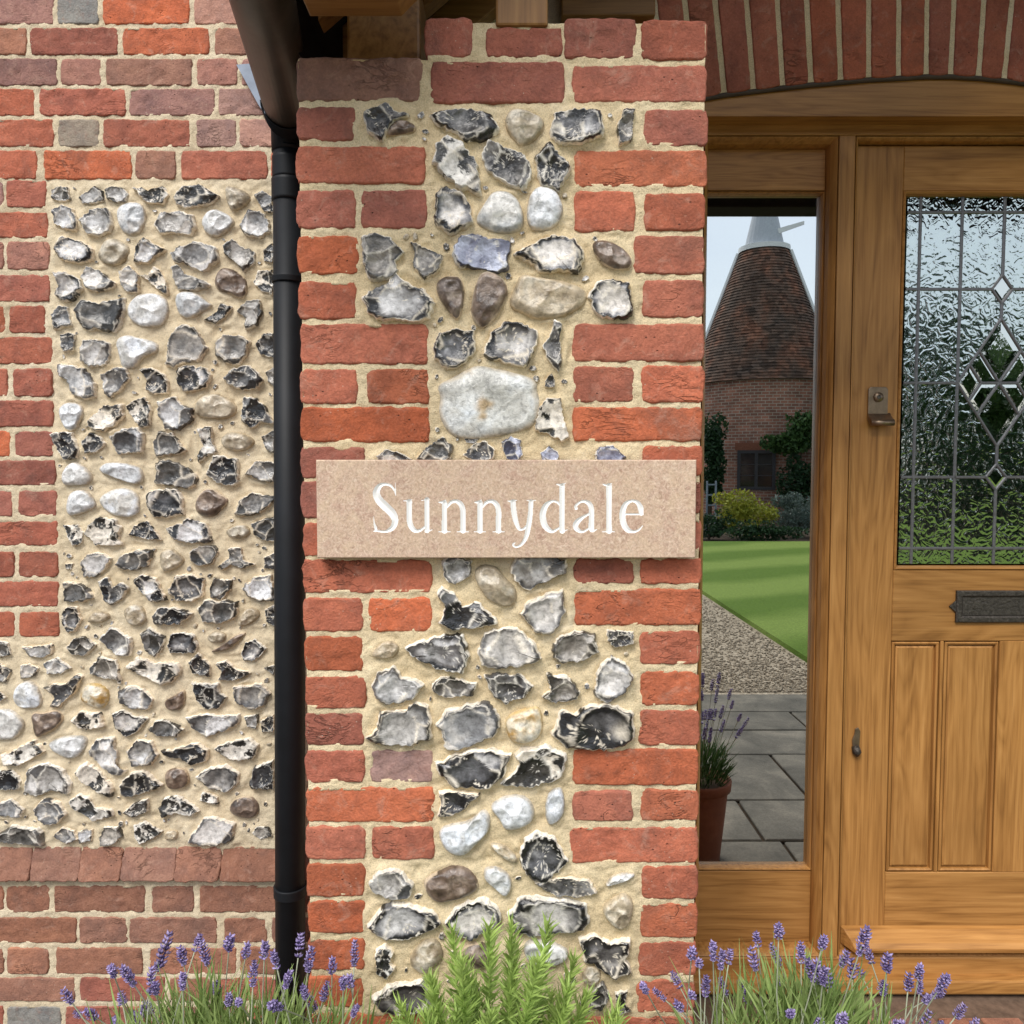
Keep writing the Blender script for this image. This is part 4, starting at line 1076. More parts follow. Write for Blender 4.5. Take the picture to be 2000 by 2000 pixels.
# lower panels
pm = [(0, DL + .03), (0, DL + .013), (.0022, DL + .013), (.003, DL + .003), (.006, DL + .0005), (.010, DL + .003), (.011, DL + .014), (.014, DL + .014), (.015, DL + .008), (.020, DL + .005)]
panels = [(dx(1748), dx(1845)), (dx(1852), dx(1962)), (dx(2034), dx(2138))]
pz0, pz1 = dz(1704) + e_, dz(1252) - e_
for i, (a, b) in enumerate(panels):
    sweep_frame('panel_moulding', door, a + e_, b - e_, pz0, pz1, pm, MAT['oak_z'])
    MB().box(a + .0195, b - .0195, DL + .005, DL + .03, pz0 + .0195, pz1 - .0195).build('panel', MAT['oak_z'], door)
for i in range(2): leaf('muntin', panels[i][1], panels[i + 1][0], pz0, pz1, 'z')
# weather board at the foot of the door
wz1, wz0 = dz(1806), ZZ(1862, DL - .05)
wb = [(DL - .001, wz1), (DL - .014, wz1 - .004), (DL - .044, wz1 - .026), (DL - .054, wz0 + .012), (DL - .050, wz0), (DL - .001, wz0)]
x0, x1 = LX0 + .004, LX1 - .004
v = [(x0, y, z) for y, z in wb] + [(x1, y, z) for y, z in wb]
v[1] = (x0 + .006, v[1][1], v[1][2]); v[2] = (x0 + .016, v[2][1], v[2][2]); v[3] = (x0 + .02, v[3][1], v[3][2]); v[4] = (x0 + .02, v[4][1], v[4][2])
MB().add(v, [tuple(range(6)), tuple(range(11, 5, -1))] + [(i, i + 6, (i + 1) % 6 + 6, (i + 1) % 6) for i in range(6)]).build('weather_board', oak_mat('weathered_oak_x', 'x', 1.12), door, .002, 1)
# leaded light
GD = DL + .014
C = [1757, 1782, 1862, 1943, 2024, 2104, 2129]; Rw = [385, 415, 565, 748, 932, 1071, 1101]
def gp(px, py): return (XX(px, GD), ZZ(py, GD))
panes = []
for i in range(6):
    for j in range(6):
        a, b, t, u = C[i], C[i + 1], Rw[j], Rw[j + 1]
        if i in (2, 3) and 1 <= j <= 4:
            s = 1 if i == 2 else -1; o = 1862 if i == 2 else 2024; c3 = 1943
            if j == 1: pl = [(o, t), (c3, t), (c3, u - 28), (c3 - 20 * s, u), (o, u)]
            if j == 2: pl = [(o, t), (c3 - 20 * s, t), (c3, t + 28), (c3, 622), (o, u)]
            if j == 3: pl = [(o, t), (c3, 872), (c3, u - 25), (c3 - 20 * s, u), (o, u)]
            if j == 4: pl = [(o, t), (c3 - 20 * s, t), (c3, t + 25), (c3, u), (o, u)]
        else: pl = [(a, t), (b, t), (b, u), (a, u)]
        panes.append((pl, 'rippled_glass'))
c = 1943
panes += [([(c, 537), (c + 20, 565), (c, 593), (c - 20, 565)], 'bevel_glass'), ([(c, 907), (c + 20, 932), (c, 957), (c - 20, 932)], 'bevel_glass')]
T, Bm, Lf, Rt, Ce = (c, 622), (c, 872), (1862, 748), (2024, 748), (c, 748)
mTL, mTR, mBL, mBR = (1902.5, 685), (1983.5, 685), (1902.5, 810), (1983.5, 810)
sL, sR = (1908, 748), (1978, 748); qTL, qBL, qTR, qBR = (1885, 712), (1885, 784), (2001, 712), (2001, 784)
panes += [([T, mTR, Ce, mTL], 'bevel_glass'), ([Bm, mBL, Ce, mBR], 'bevel_glass'), ([Lf, qTL, sL, qBL], 'bevel_glass'), ([Rt, qBR, sR, qTR], 'bevel_glass'),
          ([qTL, mTL, Ce, sL], 'bevel_glass'), ([qBL, sL, Ce, mBL], 'bevel_glass'), ([qTR, sR, Ce, mTR], 'bevel_glass'), ([qBR, mBR, Ce, sR], 'bevel_glass')]
for k, (pl, mt) in enumerate(panes):
    pts = [gp(*q) for q in pl]; cx = sum(p[0] for p in pts) / len(pts); cz = sum(p[1] for p in pts) / len(pts)
    pane = MB()
    if mt == 'bevel_glass':                     # cut bevels: the pane's rim slopes back
        n = len(pts); ins = [(cx + (x - cx) * .62, cz + (z - cz) * .62) for x, z in pts]
        pane.add([(x, GD + .0008, z) for x, z in pts] + [(x, GD + .0001, z) for x, z in ins], [tuple(range(n, 2 * n))] + [(i, (i + 1) % n, (i + 1) % n + n, i + n) for i in range(n)])
    else: pane.prism(pts, GD, GD + .004)
    pane.build('pane', MAT[mt], door)
lines = [((x, 385), (x, 1101)) for x in (1782, 1862, 2024, 2104)] + [((1757, y), (2129, y)) for y in (415, 1071)]
lines += [((c, 385), (c, 537)), ((c, 593), T), (Bm, (c, 907)), ((c, 957), (c, 1101))]
for y in (565, 932): lines += [((1757, y), (c - 20, y)), ((c + 20, y), (2129, y))]
lines += [((1757, 748), Lf), (Rt, (2129, 748)), (sL, sR)]
for (cx, cy, hh) in ((c, 565, 28), (c, 932, 25)):
    q = [(cx, cy - hh), (cx + 20, cy), (cx, cy + hh), (cx - 20, cy)]
    lines += [(q[i], q[(i + 1) % 4]) for i in range(4)]
lines += [(T, Lf), (T, Rt), (Bm, Lf), (Bm, Rt), (mTL, mBR), (mTR, mBL), (qTL, sL), (sL, qBL), (qTR, sR), (sR, qBR)]
def came(p, q, w):
    a = Vector((gp(*p)[0], 0, gp(*p)[1])); b = Vector((gp(*q)[0], 0, gp(*q)[1])); t = (b - a).normalized(); n = Vector((t.z, 0, -t.x))
    y0, y1 = GD - .0032, GD + .001
    v = []
    for s in (a, b):
        for o, y in ((-w, y1), (-w, y0 + .0014), (-w * .5, y0), (w * .5, y0), (w, y0 + .0014), (w, y1)): v.append((s.x + n.x * o, y, s.z + n.z * o))
    f = [(i, i + 1, i + 7, i + 6) for i in range(5)] + [tuple(range(6)), tuple(range(11, 5, -1))]
    return v, f
for k, (p, q) in enumerate(lines):
    v, f = came(p, q, .0038 if (abs(p[0] - q[0]) < 1 or abs(p[1] - q[1]) < 1) else .0032)
    v = [(a, b_ - .00004 * (k % 11), c_) for a, b_, c_ in v]
    MB().add(v, f).build('lead_came', MAT['came'], door, 0, 2, False)
# cylinder pull, letter plate, escutcheon
lock = MB()
lx0, lx1, lz0, lz1 = dx(1689), dx(1727), dz(815), dz(756)
prof = [(lx0 + .006, lz1), (lx1 - .006, lz1), (lx1, lz1 - .006), (lx1, lz0), (lx0, lz0), (lx0, lz1 - .006)]
lp = lock.prism(prof, DL - .006, DL - .0005).build('lock_pull', MAT['brass'], door, .0015)
cx = (lx0 + lx1) / 2; cz = dz(776)
MB().tube([(cx, DL - .005, cz), (cx, DL - .010, cz)], [.014, .0125], 24).build('lock_cylinder', MAT['brass'], lp, 0, 2, True)
MB().tube([(cx, DL - .0095, cz), (cx, DL - .0112, cz)], .0055, 16).build('keyway', MAT['iron'], lp)
MB().tube([(lx0, DL - .026, lz0 - .016), (lx1 + .007, DL - .026, lz0 - .016)], .0082, 16).build('pull_roll', MAT['brass'], lp, 0, 2, True)
lip = [(DL - .004, lz0 + .012), (DL - .010, lz0 + .004), (DL - .020, lz0 - .004), (DL - .030, lz0 - .008), (DL - .034, lz0 - .016), (DL - .030, lz0 - .023), (DL - .022, lz0 - .024), (DL - .012, lz0 - .016), (DL - .004, lz0 - .006)]
n = len(lip); v = [(lx0 - .001, y, z) for y, z in lip] + [(lx1 + .008, y, z) for y, z in lip]
MB().add(v, [tuple(range(n)), tuple(range(2 * n - 1, n - 1, -1))] + [(i, i + n, (i + 1) % n + n, (i + 1) % n) for i in range(n)]).build('pull_lip', MAT['brass'], lp, .001, 1, True)
ax0, ax1, az0, az1 = dx(1871), dx(2026), dz(1215), dz(1153)
m = MB()
lpz = [(0, DL - .0003), (0, DL - .007), (.003, DL - .009), (.013, DL - .009), (.018, DL - .005), (.0185, DL - .0004)]
plate = sweep_frame('letter_plate', door, ax0, ax1, az0, az1, lpz, MAT['iron'])
MB().box(ax0 + .0187, ax1 - .0187, DL - .004, DL - .0005, az0 + .0187, az1 - .016).build('letter_flap', MAT['iron'], plate, .002)
cz = (az0 + az1) / 2
for s, xe in ((-1, ax0), (1, ax1)):
    MB().prism([(xe, cz - .016), (xe, cz + .016), (xe + s * .007, cz + .010), (xe + s * .018, cz), (xe + s * .007, cz - .010)], DL - .006, DL - .0004).build('fleur_tip', MAT['iron'], plate, .001)
ex, ez0, ez1 = dx(1681), dz(1474), dz(1420)
es = MB().prism([(ex - .008, ez0 + .02), (ex + .010, ez0 + .02), (ex + .012, ez1 - .01), (ex + .006, ez1), (ex - .002, ez1 - .004), (ex - .004, ez1 - .02), (ex - .010, ez1 - .035)], DL - .004, DL - .0004).build('keyhole_cover', MAT['brass'], door, .001)
MB().tube([(ex - .002, DL - .006, ez0 + .026), (ex + .001, DL - .010, ez0 + .010), (ex + .003, DL - .006, ez0)], [.010, .012, .006], 12).build('cover_knob', MAT['iron'], es, 0, 2, True)
# brick-paved step and a black hall box added behind the glass to stop light
step = empty('door_step', (XX(1800, 1.9), 1.95, 0), 'worn brown brick step below the oak sill', 'step')
sz = zf(1946, DF - .026)
xs0, xs1 = XX(1380, 1.36) + .0, XX(2300, D2)
MB().box(XR_ + .006, xr0, 1.80, DF + .05, 0, sz - .012).build('step_core', plain('step_stone', (.15, .10, .07, 1), .9, .2, 0, .4, 40, .6), step, .004)
x = XR_ + .01
while x < xr0 - .1:
    put_plain(step, .102, .22, .05, (x + .051, 1.905, sz - .031), rng.choice('bkb')); x += .112
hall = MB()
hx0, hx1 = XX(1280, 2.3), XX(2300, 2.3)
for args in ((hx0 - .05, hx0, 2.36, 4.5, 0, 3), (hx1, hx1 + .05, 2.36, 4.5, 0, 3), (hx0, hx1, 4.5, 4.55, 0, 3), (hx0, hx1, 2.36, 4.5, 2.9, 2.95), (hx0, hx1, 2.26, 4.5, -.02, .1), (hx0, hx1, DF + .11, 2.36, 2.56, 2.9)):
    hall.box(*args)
tag(hall.build('dark_hall_box', MAT['dark_wall']), None, None, None, 'structure')
# ================================================================== the name sign
DSN = D1 - .028
sx0, sx1 = P(618, 990, DSN)[0], P(1359.5, 990, DSN)[0]; sz1, sz0 = ZZ(898, DSN), ZZ(1090, DSN)
sign = empty('name_sign', ((sx0 + sx1) / 2, DSN, sz0), 'pink limestone house-name sign with white carved lettering, fixed across the pillar', 'sign')
SA, SB = [], []
SA += [[(433, 265, 3), (415, 190, 11), (365, 128, 17), (290, 108, 19), (218, 132, 32), (172, 220, 48), (202, 312, 53), (290, 405, 55), (385, 500, 53), (425, 590, 46), (402, 680, 36), (340, 732, 25), (270, 747, 17), (190, 738, 15), (135, 742, 7)]]
SA += [[(430, 88, 4), (430, 180, 8), (437, 262, 3)], [(136, 545, 3), (146, 640, 12), (166, 712, 22), (150, 742, 5)]]
SA += [[(540, 330, 8), (600, 330, 12), (655, 314, 5)], [(618, 345, 38), (618, 460, 38), (618, 590, 38), (640, 675, 37), (692, 733, 28), (760, 730, 20), (828, 680, 13)], [(855, 320, 36), (855, 520, 36), (855, 730, 36)], [(785, 325, 8), (890, 314, 5)], [(845, 752, 10), (925, 722, 7)]]
for o in (0, 480):
    SA += [[(1090 + o, 365, 38), (1090 + o, 550, 37), (1090 + o, 735, 38)], [(1015 + o, 350, 8), (1065 + o, 348, 18), (1110 + o, 318, 5)], [(1125 + o, 415, 14), (1180 + o, 352, 22), (1258 + o, 340, 27), (1318 + o, 392, 35), (1340 + o, 475, 38), (1340 + o, 600, 38), (1340 + o, 735, 37)], [(1012 + o, 748, 7), (1090 + o, 746, 11), (1165 + o, 748, 7)], [(1262 + o, 748, 7), (1340 + o, 746, 11), (1415 + o, 748, 7)]]
SB += [[(10, 334, 8), (75, 334, 12), (135, 324, 6)], [(82, 350, 38), (95, 480, 38), (122, 610, 34), (165, 708, 22), (215, 715, 16), (255, 682, 13)], [(270, 326, 8), (330, 330, 10), (390, 326, 7)], [(325, 345, 32), (318, 500, 34), (295, 650, 37), (268, 790, 32), (225, 885, 22), (165, 942, 16), (110, 950, 14), (82, 920, 14), (112, 895, 7)]]
SB += [[(745, 135, 38), (745, 440, 37), (745, 735, 38)], [(670, 108, 8), (728, 116, 16), (790, 94, 5)], [(735, 750, 11), (815, 722, 7)], [(722, 392, 14), (672, 347, 16), (602, 340, 19), (532, 390, 34), (490, 480, 43), (486, 570, 45), (510, 660, 42), (560, 720, 33), (622, 743, 22), (695, 702, 13)]]
SB += [[(932, 432, 24), (930, 400, 18), (975, 357, 15), (1040, 337, 20), (1110, 372, 32), (1140, 450, 36), (1140, 580, 37), (1140, 700, 38), (1160, 742, 14), (1212, 715, 7)], [(1115, 502, 12), (1022, 555, 22), (945, 622, 36), (926, 682, 37), (968, 735, 26), (1032, 745, 17), (1108, 702, 12)]]
SB += [[(1377, 135, 40), (1377, 440, 39), (1377, 735, 40)], [(1292, 108, 8), (1350, 120, 17), (1415, 96, 5)], [(1288, 748, 7), (1377, 746, 11), (1448, 748, 7)]]
SB += [[(1600, 512, 14), (1720, 512, 14), (1830, 512, 14)], [(1812, 500, 32), (1802, 430, 38), (1760, 357, 27), (1690, 333, 19), (1612, 365, 29), (1568, 450, 40), (1558, 550, 43), (1578, 650, 42), (1630, 726, 34), (1700, 748, 21), (1770, 728, 14), (1832, 668, 5)]]
def cat(pts, n):
    p = np.array(pts, float); p = np.concatenate([2 * p[:1] - p[1:2], p, 2 * p[-1:] - p[-2:-1]]); out = []
    for i in range(1, len(p) - 2):
        for t in np.linspace(0, 1, n, endpoint=False):
            a, b, c_, d_ = p[i - 1], p[i], p[i + 1], p[i + 2]
            out.append(.5 * (2 * b + (c_ - a) * t + (2 * a - 5 * b + 4 * c_ - d_) * t * t + (-a + 3 * b - 3 * c_ + d_) * t ** 3))
    out.append(p[-2]); return out
step_ = .00075
nx, nz = int((sx1 - sx0) / step_), int((sz1 - sz0) / step_)
gx = np.linspace(sx0, sx1, nx); gz = np.linspace(sz0, sz1, nz)
SDF = np.full((nz, nx), -1.0)
mpp = DSN / (FPX * cP)                          # metres per pixel on the sign
for strokes, ox in ((SA, 710), (SB, 990)):
    for s in strokes:
        for (a, b, w) in cat(s, 14):
            x, _, z = P(ox + a / 6.9, 930 + b / 6.9, DSN); r = max(w, 3) / 6.9 * mpp * 1.02
            i0, i1 = np.searchsorted(gz, [z - r - .002, z + r + .002]); j0, j1 = np.searchsorted(gx, [x - r - .002, x + r + .002])
            d_ = r - np.hypot(gx[j0:j1][None] - x, gz[i0:i1][:, None] - z)
            SDF[i0:i1, j0:j1] = np.maximum(SDF[i0:i1, j0:j1], d_)
Xg, Zg = np.meshgrid(gx, gz)
edge = np.minimum(np.minimum(Xg - sx0, sx1 - Xg), np.minimum(Zg - sz0, sz1 - Zg))
kk = np.clip((.0022 - edge) / .0022, 0, 1)
Yg = DSN + .0022 * (1 - np.sqrt(1 - kk * kk)) + np.clip(SDF, 0, .006) * .62      # v-cut letters
verts = np.stack([Xg, Yg, Zg], -1).reshape(-1, 3)
idx = np.arange(nx * nz).reshape(nz, nx)
f = np.stack([idx[:-1, :-1], idx[:-1, 1:], idx[1:, 1:], idx[1:, :-1]], -1).reshape(-1, 4)
inside = (SDF.reshape(-1)[f] > -.0001).sum(1) >= 3
def sub(fs):
    u, inv = np.unique(fs, return_inverse=True); return verts[u], inv.reshape(fs.shape)
fa = f[~inside]; va, fa = sub(fa)
TH2 = .024
b_ = idx
ringi = np.concatenate([b_[0, :-1], b_[:-1, -1], b_[-1, :0:-1], b_[:0:-1, 0]])
o = link('slab', mesh('slab', va, fa), MAT['stone'], sign, True)
rv = verts[ringi]; rb = rv.copy(); rb[:, 1] = DSN + TH2; n = len(ringi)
s_ = np.arange(n); side = np.stack([s_, s_ + n, np.roll(s_, -1) + n, np.roll(s_, -1)], -1)
link('slab_edge', mesh('slab_edge', np.concatenate([rv, rb]), side), MAT['stone'], sign)
MB().box(sx0 + .001, sx1 - .001, DSN + .012, DSN + TH2 + .0005, sz0 + .001, sz1 - .001).build('slab_back', MAT['stone'], sign)
vb, fb = sub(f[inside]); o = link('lettering', mesh('lettering', vb, fb), MAT['paint_white'], sign, True); o['label'] = 'white carved serif lettering reading Sunnydale'
for x in (sx0 + .06, sx1 - .06):
    MB().tube([(x, DSN + TH2, (sz0 + sz1) / 2), (x, D1 + .02, (sz0 + sz1) / 2)], .008, 12).build('fixing_stud', MAT['iron'], sign)
# ================================================================== ground and garden (the garden lies behind the camera and shows in the side window)
def mir(y): return 2 * YG - y                  # distance seen in the glass -> place in the garden
g = MB().add([(-300, -300, -.02), (300, -300, -.02), (300, 60, -.02), (-300, 60, -.02)], [(0, 1, 2, 3)])
tag(g.build('ground', MAT['soil']), None, None, None, 'structure')
def lawn_mat():
    m = Mat('mown_lawn', .9, .15)
    sp = m.n('ShaderNodeSeparateXYZ'); m.l(m.vec, sp.inputs[0])
    w = m.math('SINE', m.math('MULTIPLY', m.math('ADD', sp.outputs['X'], m.math('ADD', m.math('MULTIPLY', sp.outputs['Y'], 2.0), m.math('MULTIPLY', m.noise(.8, 2), 1.6))), 1.3))
    st_ = m.ramp(m.math('ADD', m.math('MULTIPLY', w, .5), .5), [(.2, 0.), (.8, 1.)])
    c = m.mix(st_, (.10, .165, .020, 1), (.19, .26, .052, 1))
    c = m.mix(1.0, c, m.ramp(m.noise(40, 5, .7), [(.3, .7), (.7, 1.25)]), 'MULTIPLY'); m.col(c); m.bump(m.noise(60, 4, .7), .8, .02); return m.m
def gravel_mat():
    m = Mat('gravel', .95, .15)
    c = m.ramp(m.voro(60, out='Color'), [(0, (.13, .10, .07, 1)), (.5, (.36, .285, .205, 1)), (1, (.58, .48, .36, 1))]); m.col(c); m.bump(m.voro(60), .8, .01); return m.m
def flag_mat():
    m = Mat('york_stone', .8, .25); m.offset(19)
    n = m.noise(4, 6, .6, .5); c = m.ramp(n, [(.3, (.08, .070, .055, 1)), (.5, (.135, .117, .092, 1)), (.72, (.22, .187, .145, 1))])
    c = m.mix(1.0, c, m.ramp(m.noise(90, 4, .7), [(.3, .8), (.7, 1.2)]), 'MULTIPLY'); m.col(c); m.bump(m.noise(30, 6, .65), .5, .006); return m.m
def leaf_mat(name, a, b, rough=.55, trans=.25):
    m = Mat(name, rough, .3); m.offset(5)
    geo = m.n('ShaderNodeAttribute', attribute_name='rnd')
    c = m.mix(geo.outputs['Fac'], a, b); c = m.mix(1.0, c, m.ramp(m.noise(25, 3), [(.3, .75), (.7, 1.25)]), 'MULTIPLY'); m.col(c)
    tr = m.n('ShaderNodeBsdfTranslucent'); mx = m.n('ShaderNodeMixShader'); mx.inputs[0].default_value = trans
    m.l(c, tr.inputs['Color']); m.l(m.b.outputs[0], mx.inputs[1]).l(tr.outputs[0], mx.inputs[2])
    m.l(mx.outputs[0], m.nt.nodes['Material Output'].inputs['Surface']); return m.m
MAT['leaf'] = leaf_mat('garden_leaf', (.030, .070, .018, 1), (.085, .155, .040, 1))
MAT['leaf_dark'] = leaf_mat('dark_leaf', (.014, .036, .014, 1), (.040, .085, .030, 1))
MAT['leaf_gold'] = leaf_mat('golden_leaf', (.20, .22, .022, 1), (.42, .40, .05, 1))
MAT['leaf_grey'] = leaf_mat('silver_leaf', (.075, .105, .085, 1), (.17, .21, .18, 1))
MAT['lav_leaf'] = leaf_mat('lavender_leaf', (.15, .235, .055, 1), (.41, .52, .19, 1), .6, .2)
MAT['lav_stem'] = plain('lavender_stem', (.36, .38, .27, 1), .7)
MAT['lav_flower'] = leaf_mat('lavender_flower', (.12, .085, .23, 1), (.46, .38, .64, 1), .7, .15)
MAT['rose_leaf'] = leaf_mat('rosemary_leaf', (.10, .20, .035, 1), (.42, .56, .15, 1), .5, .2)
MAT['rose_stem'] = plain('rosemary_stem', (.20, .27, .09, 1), .7)
MAT['bark'] = plain('bark', (.09, .065, .045, 1), .95, .1, 0, .4, 30, .8)
MAT['lawn'], MAT['gravel'], MAT['flag'] = lawn_mat(), gravel_mat(), flag_mat()
def ground_sheet(name, pts, z, mat, th=.02):   # pts = (x, distance in the glass)
    m = MB(); n = len(pts)
    v = [(x, mir(y), z) for x, y in pts] + [(x, mir(y), z - th) for x, y in pts]
    m.add(v, [tuple(range(n)), tuple(range(2 * n - 1, n - 1, -1))] + [(i, i + n, (i + 1) % n + n, (i + 1) % n) for i in range(n)])
    return tag(m.build(name, mat), None, None, None, 'structure')
def gx_(px, Y): return (px - 1000) / (FPX * cP) * Y * 1.0
def gpt(px, py):                               # pixel on the ground -> (x, distance)
    Y = GY(py); v = 1000 - py; return ((px - 1000) / (FPX * cP + v * sP) * Y, Y)
pA, pB = gpt(1385, 1170), gpt(1585, 1302)
dxl, dyl = pA[0] - pB[0], pA[1] - pB[1]
farY = GY(1062)
left_far = (pA[0] + dxl * (farY - pA[1]) / dyl, farY); right_near = (pB[0] - dxl * 1.2, pB[1] - dyl * 1.2)
ground_sheet('lawn', [left_far, right_near, (14, right_near[1]), (22, farY)], .055, MAT['lawn'], .06)
ground_sheet('gravel_path', [(-3, GY(1358)), (14, GY(1358)), (14, right_near[1] + 4), (left_far[0] + .5, farY + 1), (-3, farY + 1)], .006, MAT['gravel'])
# loose stones on the path
pr = np.random.RandomState(3); base = bmesh.new(); bmesh.ops.create_icosphere(base, subdivisions=1, radius=1)
bv = np.array([v.co[:] for v in base.verts]); bf = np.array([[v.index for v in f.verts] for f in base.faces]); base.free()
V, F = [], []; cnt = 0
for k in range(5200):
    Y = GY(1358) + .06 + pr.rand() ** 1.6 * 4.5; x = Y * pr.uniform(.22, .42)
    t = (Y - pB[1]) / dyl; xe = pB[0] + dxl * t
    if x > xe - .03: continue
    s = pr.uniform(.007, .016) * np.array([1, pr.uniform(.6, 1), pr.uniform(.4, .7)]); a = pr.rand() * 6.28
    q = bv * s * (1 + .25 * pr.normal(size=(len(bv), 1))); q = np.stack([q[:, 0] * math.cos(a) - q[:, 1] * math.sin(a), q[:, 0] * math.sin(a) + q[:, 1] * math.cos(a), q[:, 2]], -1) + [x, mir(Y), .010]
    V.append(q); F.append(bf + cnt); cnt += len(bv)
gp_ = link('gravel_stones', mesh('gravel_stones', np.concatenate(V), np.concatenate(F)), MAT['gravel'])
tag(gp_, 'loose buff gravel covering the garden path reflected in the side window', 'gravel', None, 'stuff')
# stone flags
pav = bpy.data.objects.new('paving', MB().box(-2.2, 3.4, mir(GY(1358)), 1.79, -.018, -.006).build('tmp', MAT['soil']).data)
bpy.data.objects.remove(bpy.data.objects['tmp']); COL.objects.link(pav); tag(pav, None, None, None, 'structure')
rowsY = [GY(q) for q in (1358, 1393, 1429, 1477, 1567, 1647)] + [2.72, 2.40]
rowsY[-1] = 2.58
jx = {0: [.5, 2.6], 1: [gpt(1556, 1405)[0]], 2: [gpt(1480, 1450)[0] - .35, 1.9], 3: [gpt(1533, 1510)[0]], 4: [gpt(1462, 1600)[0]], 5: [gpt(1540, 1665)[0]], 6: [.7]}
for r_ in range(len(rowsY) - 1):
    xs_ = sorted([-2.2, -1.2 + .2 * r_, -.2, 3.4] + jx.get(r_, []) + [max(jx.get(r_, [1.0])) + .75])
    xs_ = [q for q in xs_ if q <= 3.4]
    for a, b in zip(xs_[:-1], xs_[1:]):
        if b - a < .06: continue
        y0, y1 = mir(rowsY[r_]) + .008, mir(rowsY[r_ + 1]) - .008
        MB().box(a + .008, b - .008, y0, y1, -.005, .012 + rng.uniform(-.002, .002)).build('paving_slab', MAT['flag'], pav, .005, 1)
# ------------------------------------------------------------------ foliage helpers
def leaf_cloud(n, fn, lw, ll, seed):
    rs = np.random.RandomState(seed); V, F, A = [], [], []
    for k in range(n):
        p = np.array(fn(rs)); d_ = rs.normal(size=3); d_ /= np.linalg.norm(d_); u = np.cross(d_, rs.normal(size=3)); u /= np.linalg.norm(u)
        L, W = ll * rs.uniform(.6, 1.3), lw * rs.uniform(.6, 1.3)
        b = len(V); V += [p - d_ * L * .5, p + u * W * .5, p + d_ * L * .5, p - u * W * .5]; F.append((b, b + 1, b + 2, b + 3)); A += [rs.rand()] * 4
    me = mesh('foliage', np.array(V), np.array(F))
    at = me.attributes.new('rnd', 'FLOAT', 'POINT'); at.data.foreach_set('value', np.array(A, dtype=np.float32)); return me
def lumpy(cx, cy, cz, rx, ry, rz, lumps=14, seed=0):
    r0 = np.random.RandomState(seed); L = []
    for k in range(lumps):
        d_ = r0.normal(size=3); d_ /= np.linalg.norm(d_); L.append((d_ * r0.uniform(.35, .8), r0.uniform(.25, .48)))
    def fn(rs):
        c_, r = L[rs.randint(len(L))]; d_ = rs.normal(size=3); d_ /= np.linalg.norm(d_); q = c_ + d_ * r * rs.uniform(.55, 1.0)
        return (cx + q[0] * rx, cy + q[1] * ry, max(.05, cz + q[2] * rz))
    return fn
def shrub(name, label, cat_, x, Y, z, rx, ry, rz, n, mat, lw, ll, seed, group=None, stem=True):
    y = mir(Y); t = empty(name, (x, y, 0), label, cat_, group)
    o = link('foliage', leaf_cloud(n, lumpy(x, y, z, rx, ry, rz, 16, seed), lw, ll, seed), MAT[mat], t); o['kind'] = 'stuff'
    if stem: MB().tube([(x, y, 0), (x + .02, y, z * .6), (x, y, z)], [.05 * rz + .01, .035 * rz + .008, .01], 8).build('stem', MAT['bark'], t, 0, 2, True)
    return t
# ------------------------------------------------------------------ oast house across the lawn
YO = 25.0; OC = (1484 - 1000) / (FPX * cP) * (YO + 2.4)
def oz(py, Y=YO): return ZZ(py, Y)
oast = empty('oast_house', (OC, mir(YO + 2.4), 0), 'brick oast house with tiled pyramid roof and white cowl, reflected in the side window', 'building')
def wallbrick():
    m = Mat('oast_brick', .9, .15)
    b = m.n('ShaderNodeTexBrick'); mp = m.n('ShaderNodeMapping'); mp.inputs['Rotation'].default_value = (R(90), 0, 0); m.l(m.vec, mp.inputs[0]); m.l(mp.outputs[0], b.inputs['Vector'])
    b.inputs['Scale'].default_value = 1; b.inputs['Brick Width'].default_value = .225; b.inputs['Row Height'].default_value = .095; b.inputs['Mortar Size'].default_value = .010
    b.inputs['Color1'].default_value = (.38, .165, .11, 1); b.inputs['Color2'].default_value = (.22, .105, .075, 1); b.inputs['Mortar'].default_value = (.40, .34, .27, 1)
    m.col(m.mix(1.0, b.outputs['Color'], m.ramp(m.noise(2.2, 5), [(.3, .7), (.7, 1.2)]), 'MULTIPLY')); return m.m
def tile_mat():
    m = Mat('peg_tile', .9, .15)
    w = m.voro(1, out='Color', vec=m.scaled((6, 6, 9.5))); n = m.noise(1.3, 5, .65)
    c = m.ramp(n, [(.30, (.075, .060, .050, 1)), (.5, (.135, .083, .060, 1)), (.66, (.23, .105, .066, 1))])
    c = m.mix(1.0, c, m.ramp(w, [(.1, .55), (.9, 1.5)]), 'MULTIPLY'); m.col(c); return m.m
hw_e = 2.46; ez = oz(738); tz = oz(482, YO + 1.7); hw_t = 46 / FPX * (YO + 1.7); cyo = YO + hw_e
MAT['cowl_paint'] = plain('weathered_white_paint', (.48, .50, .53, 1), .6)
yc = mir(cyo); NS = 56
def circ(r, z): return [(OC + r * math.cos(6.28319 * k / NS), yc + r * math.sin(6.28319 * k / NS), z) for k in range(NS)]
def ring_wall(r0, z0, r1, z1): return circ(r0, z0) + circ(r1, z1), [(k, (k + 1) % NS, (k + 1) % NS + NS, k + NS) for k in range(NS)]
MB().add(*ring_wall(hw_e - .1, 0, hw_e - .1, ez)).build('wall', wallbrick(), oast, 0, 2, True)
m = MB(); NC = 44
for k in range(NC):                            # lapped tile courses
    t0, t1 = k / NC, (k + 1) / NC
    h0 = hw_e + (hw_t - hw_e) * t0 + .035; h1 = hw_e + (hw_t - hw_e) * t1; z0, z1 = ez + (tz - ez) * t0, ez + (tz - ez) * t1
    m.add(*ring_wall(h0, z0, h1, z1)); m.add(*ring_wall(h0 - .05, z0 + .001, h0, z0))
roof = m.build('roof', tile_mat(), oast)
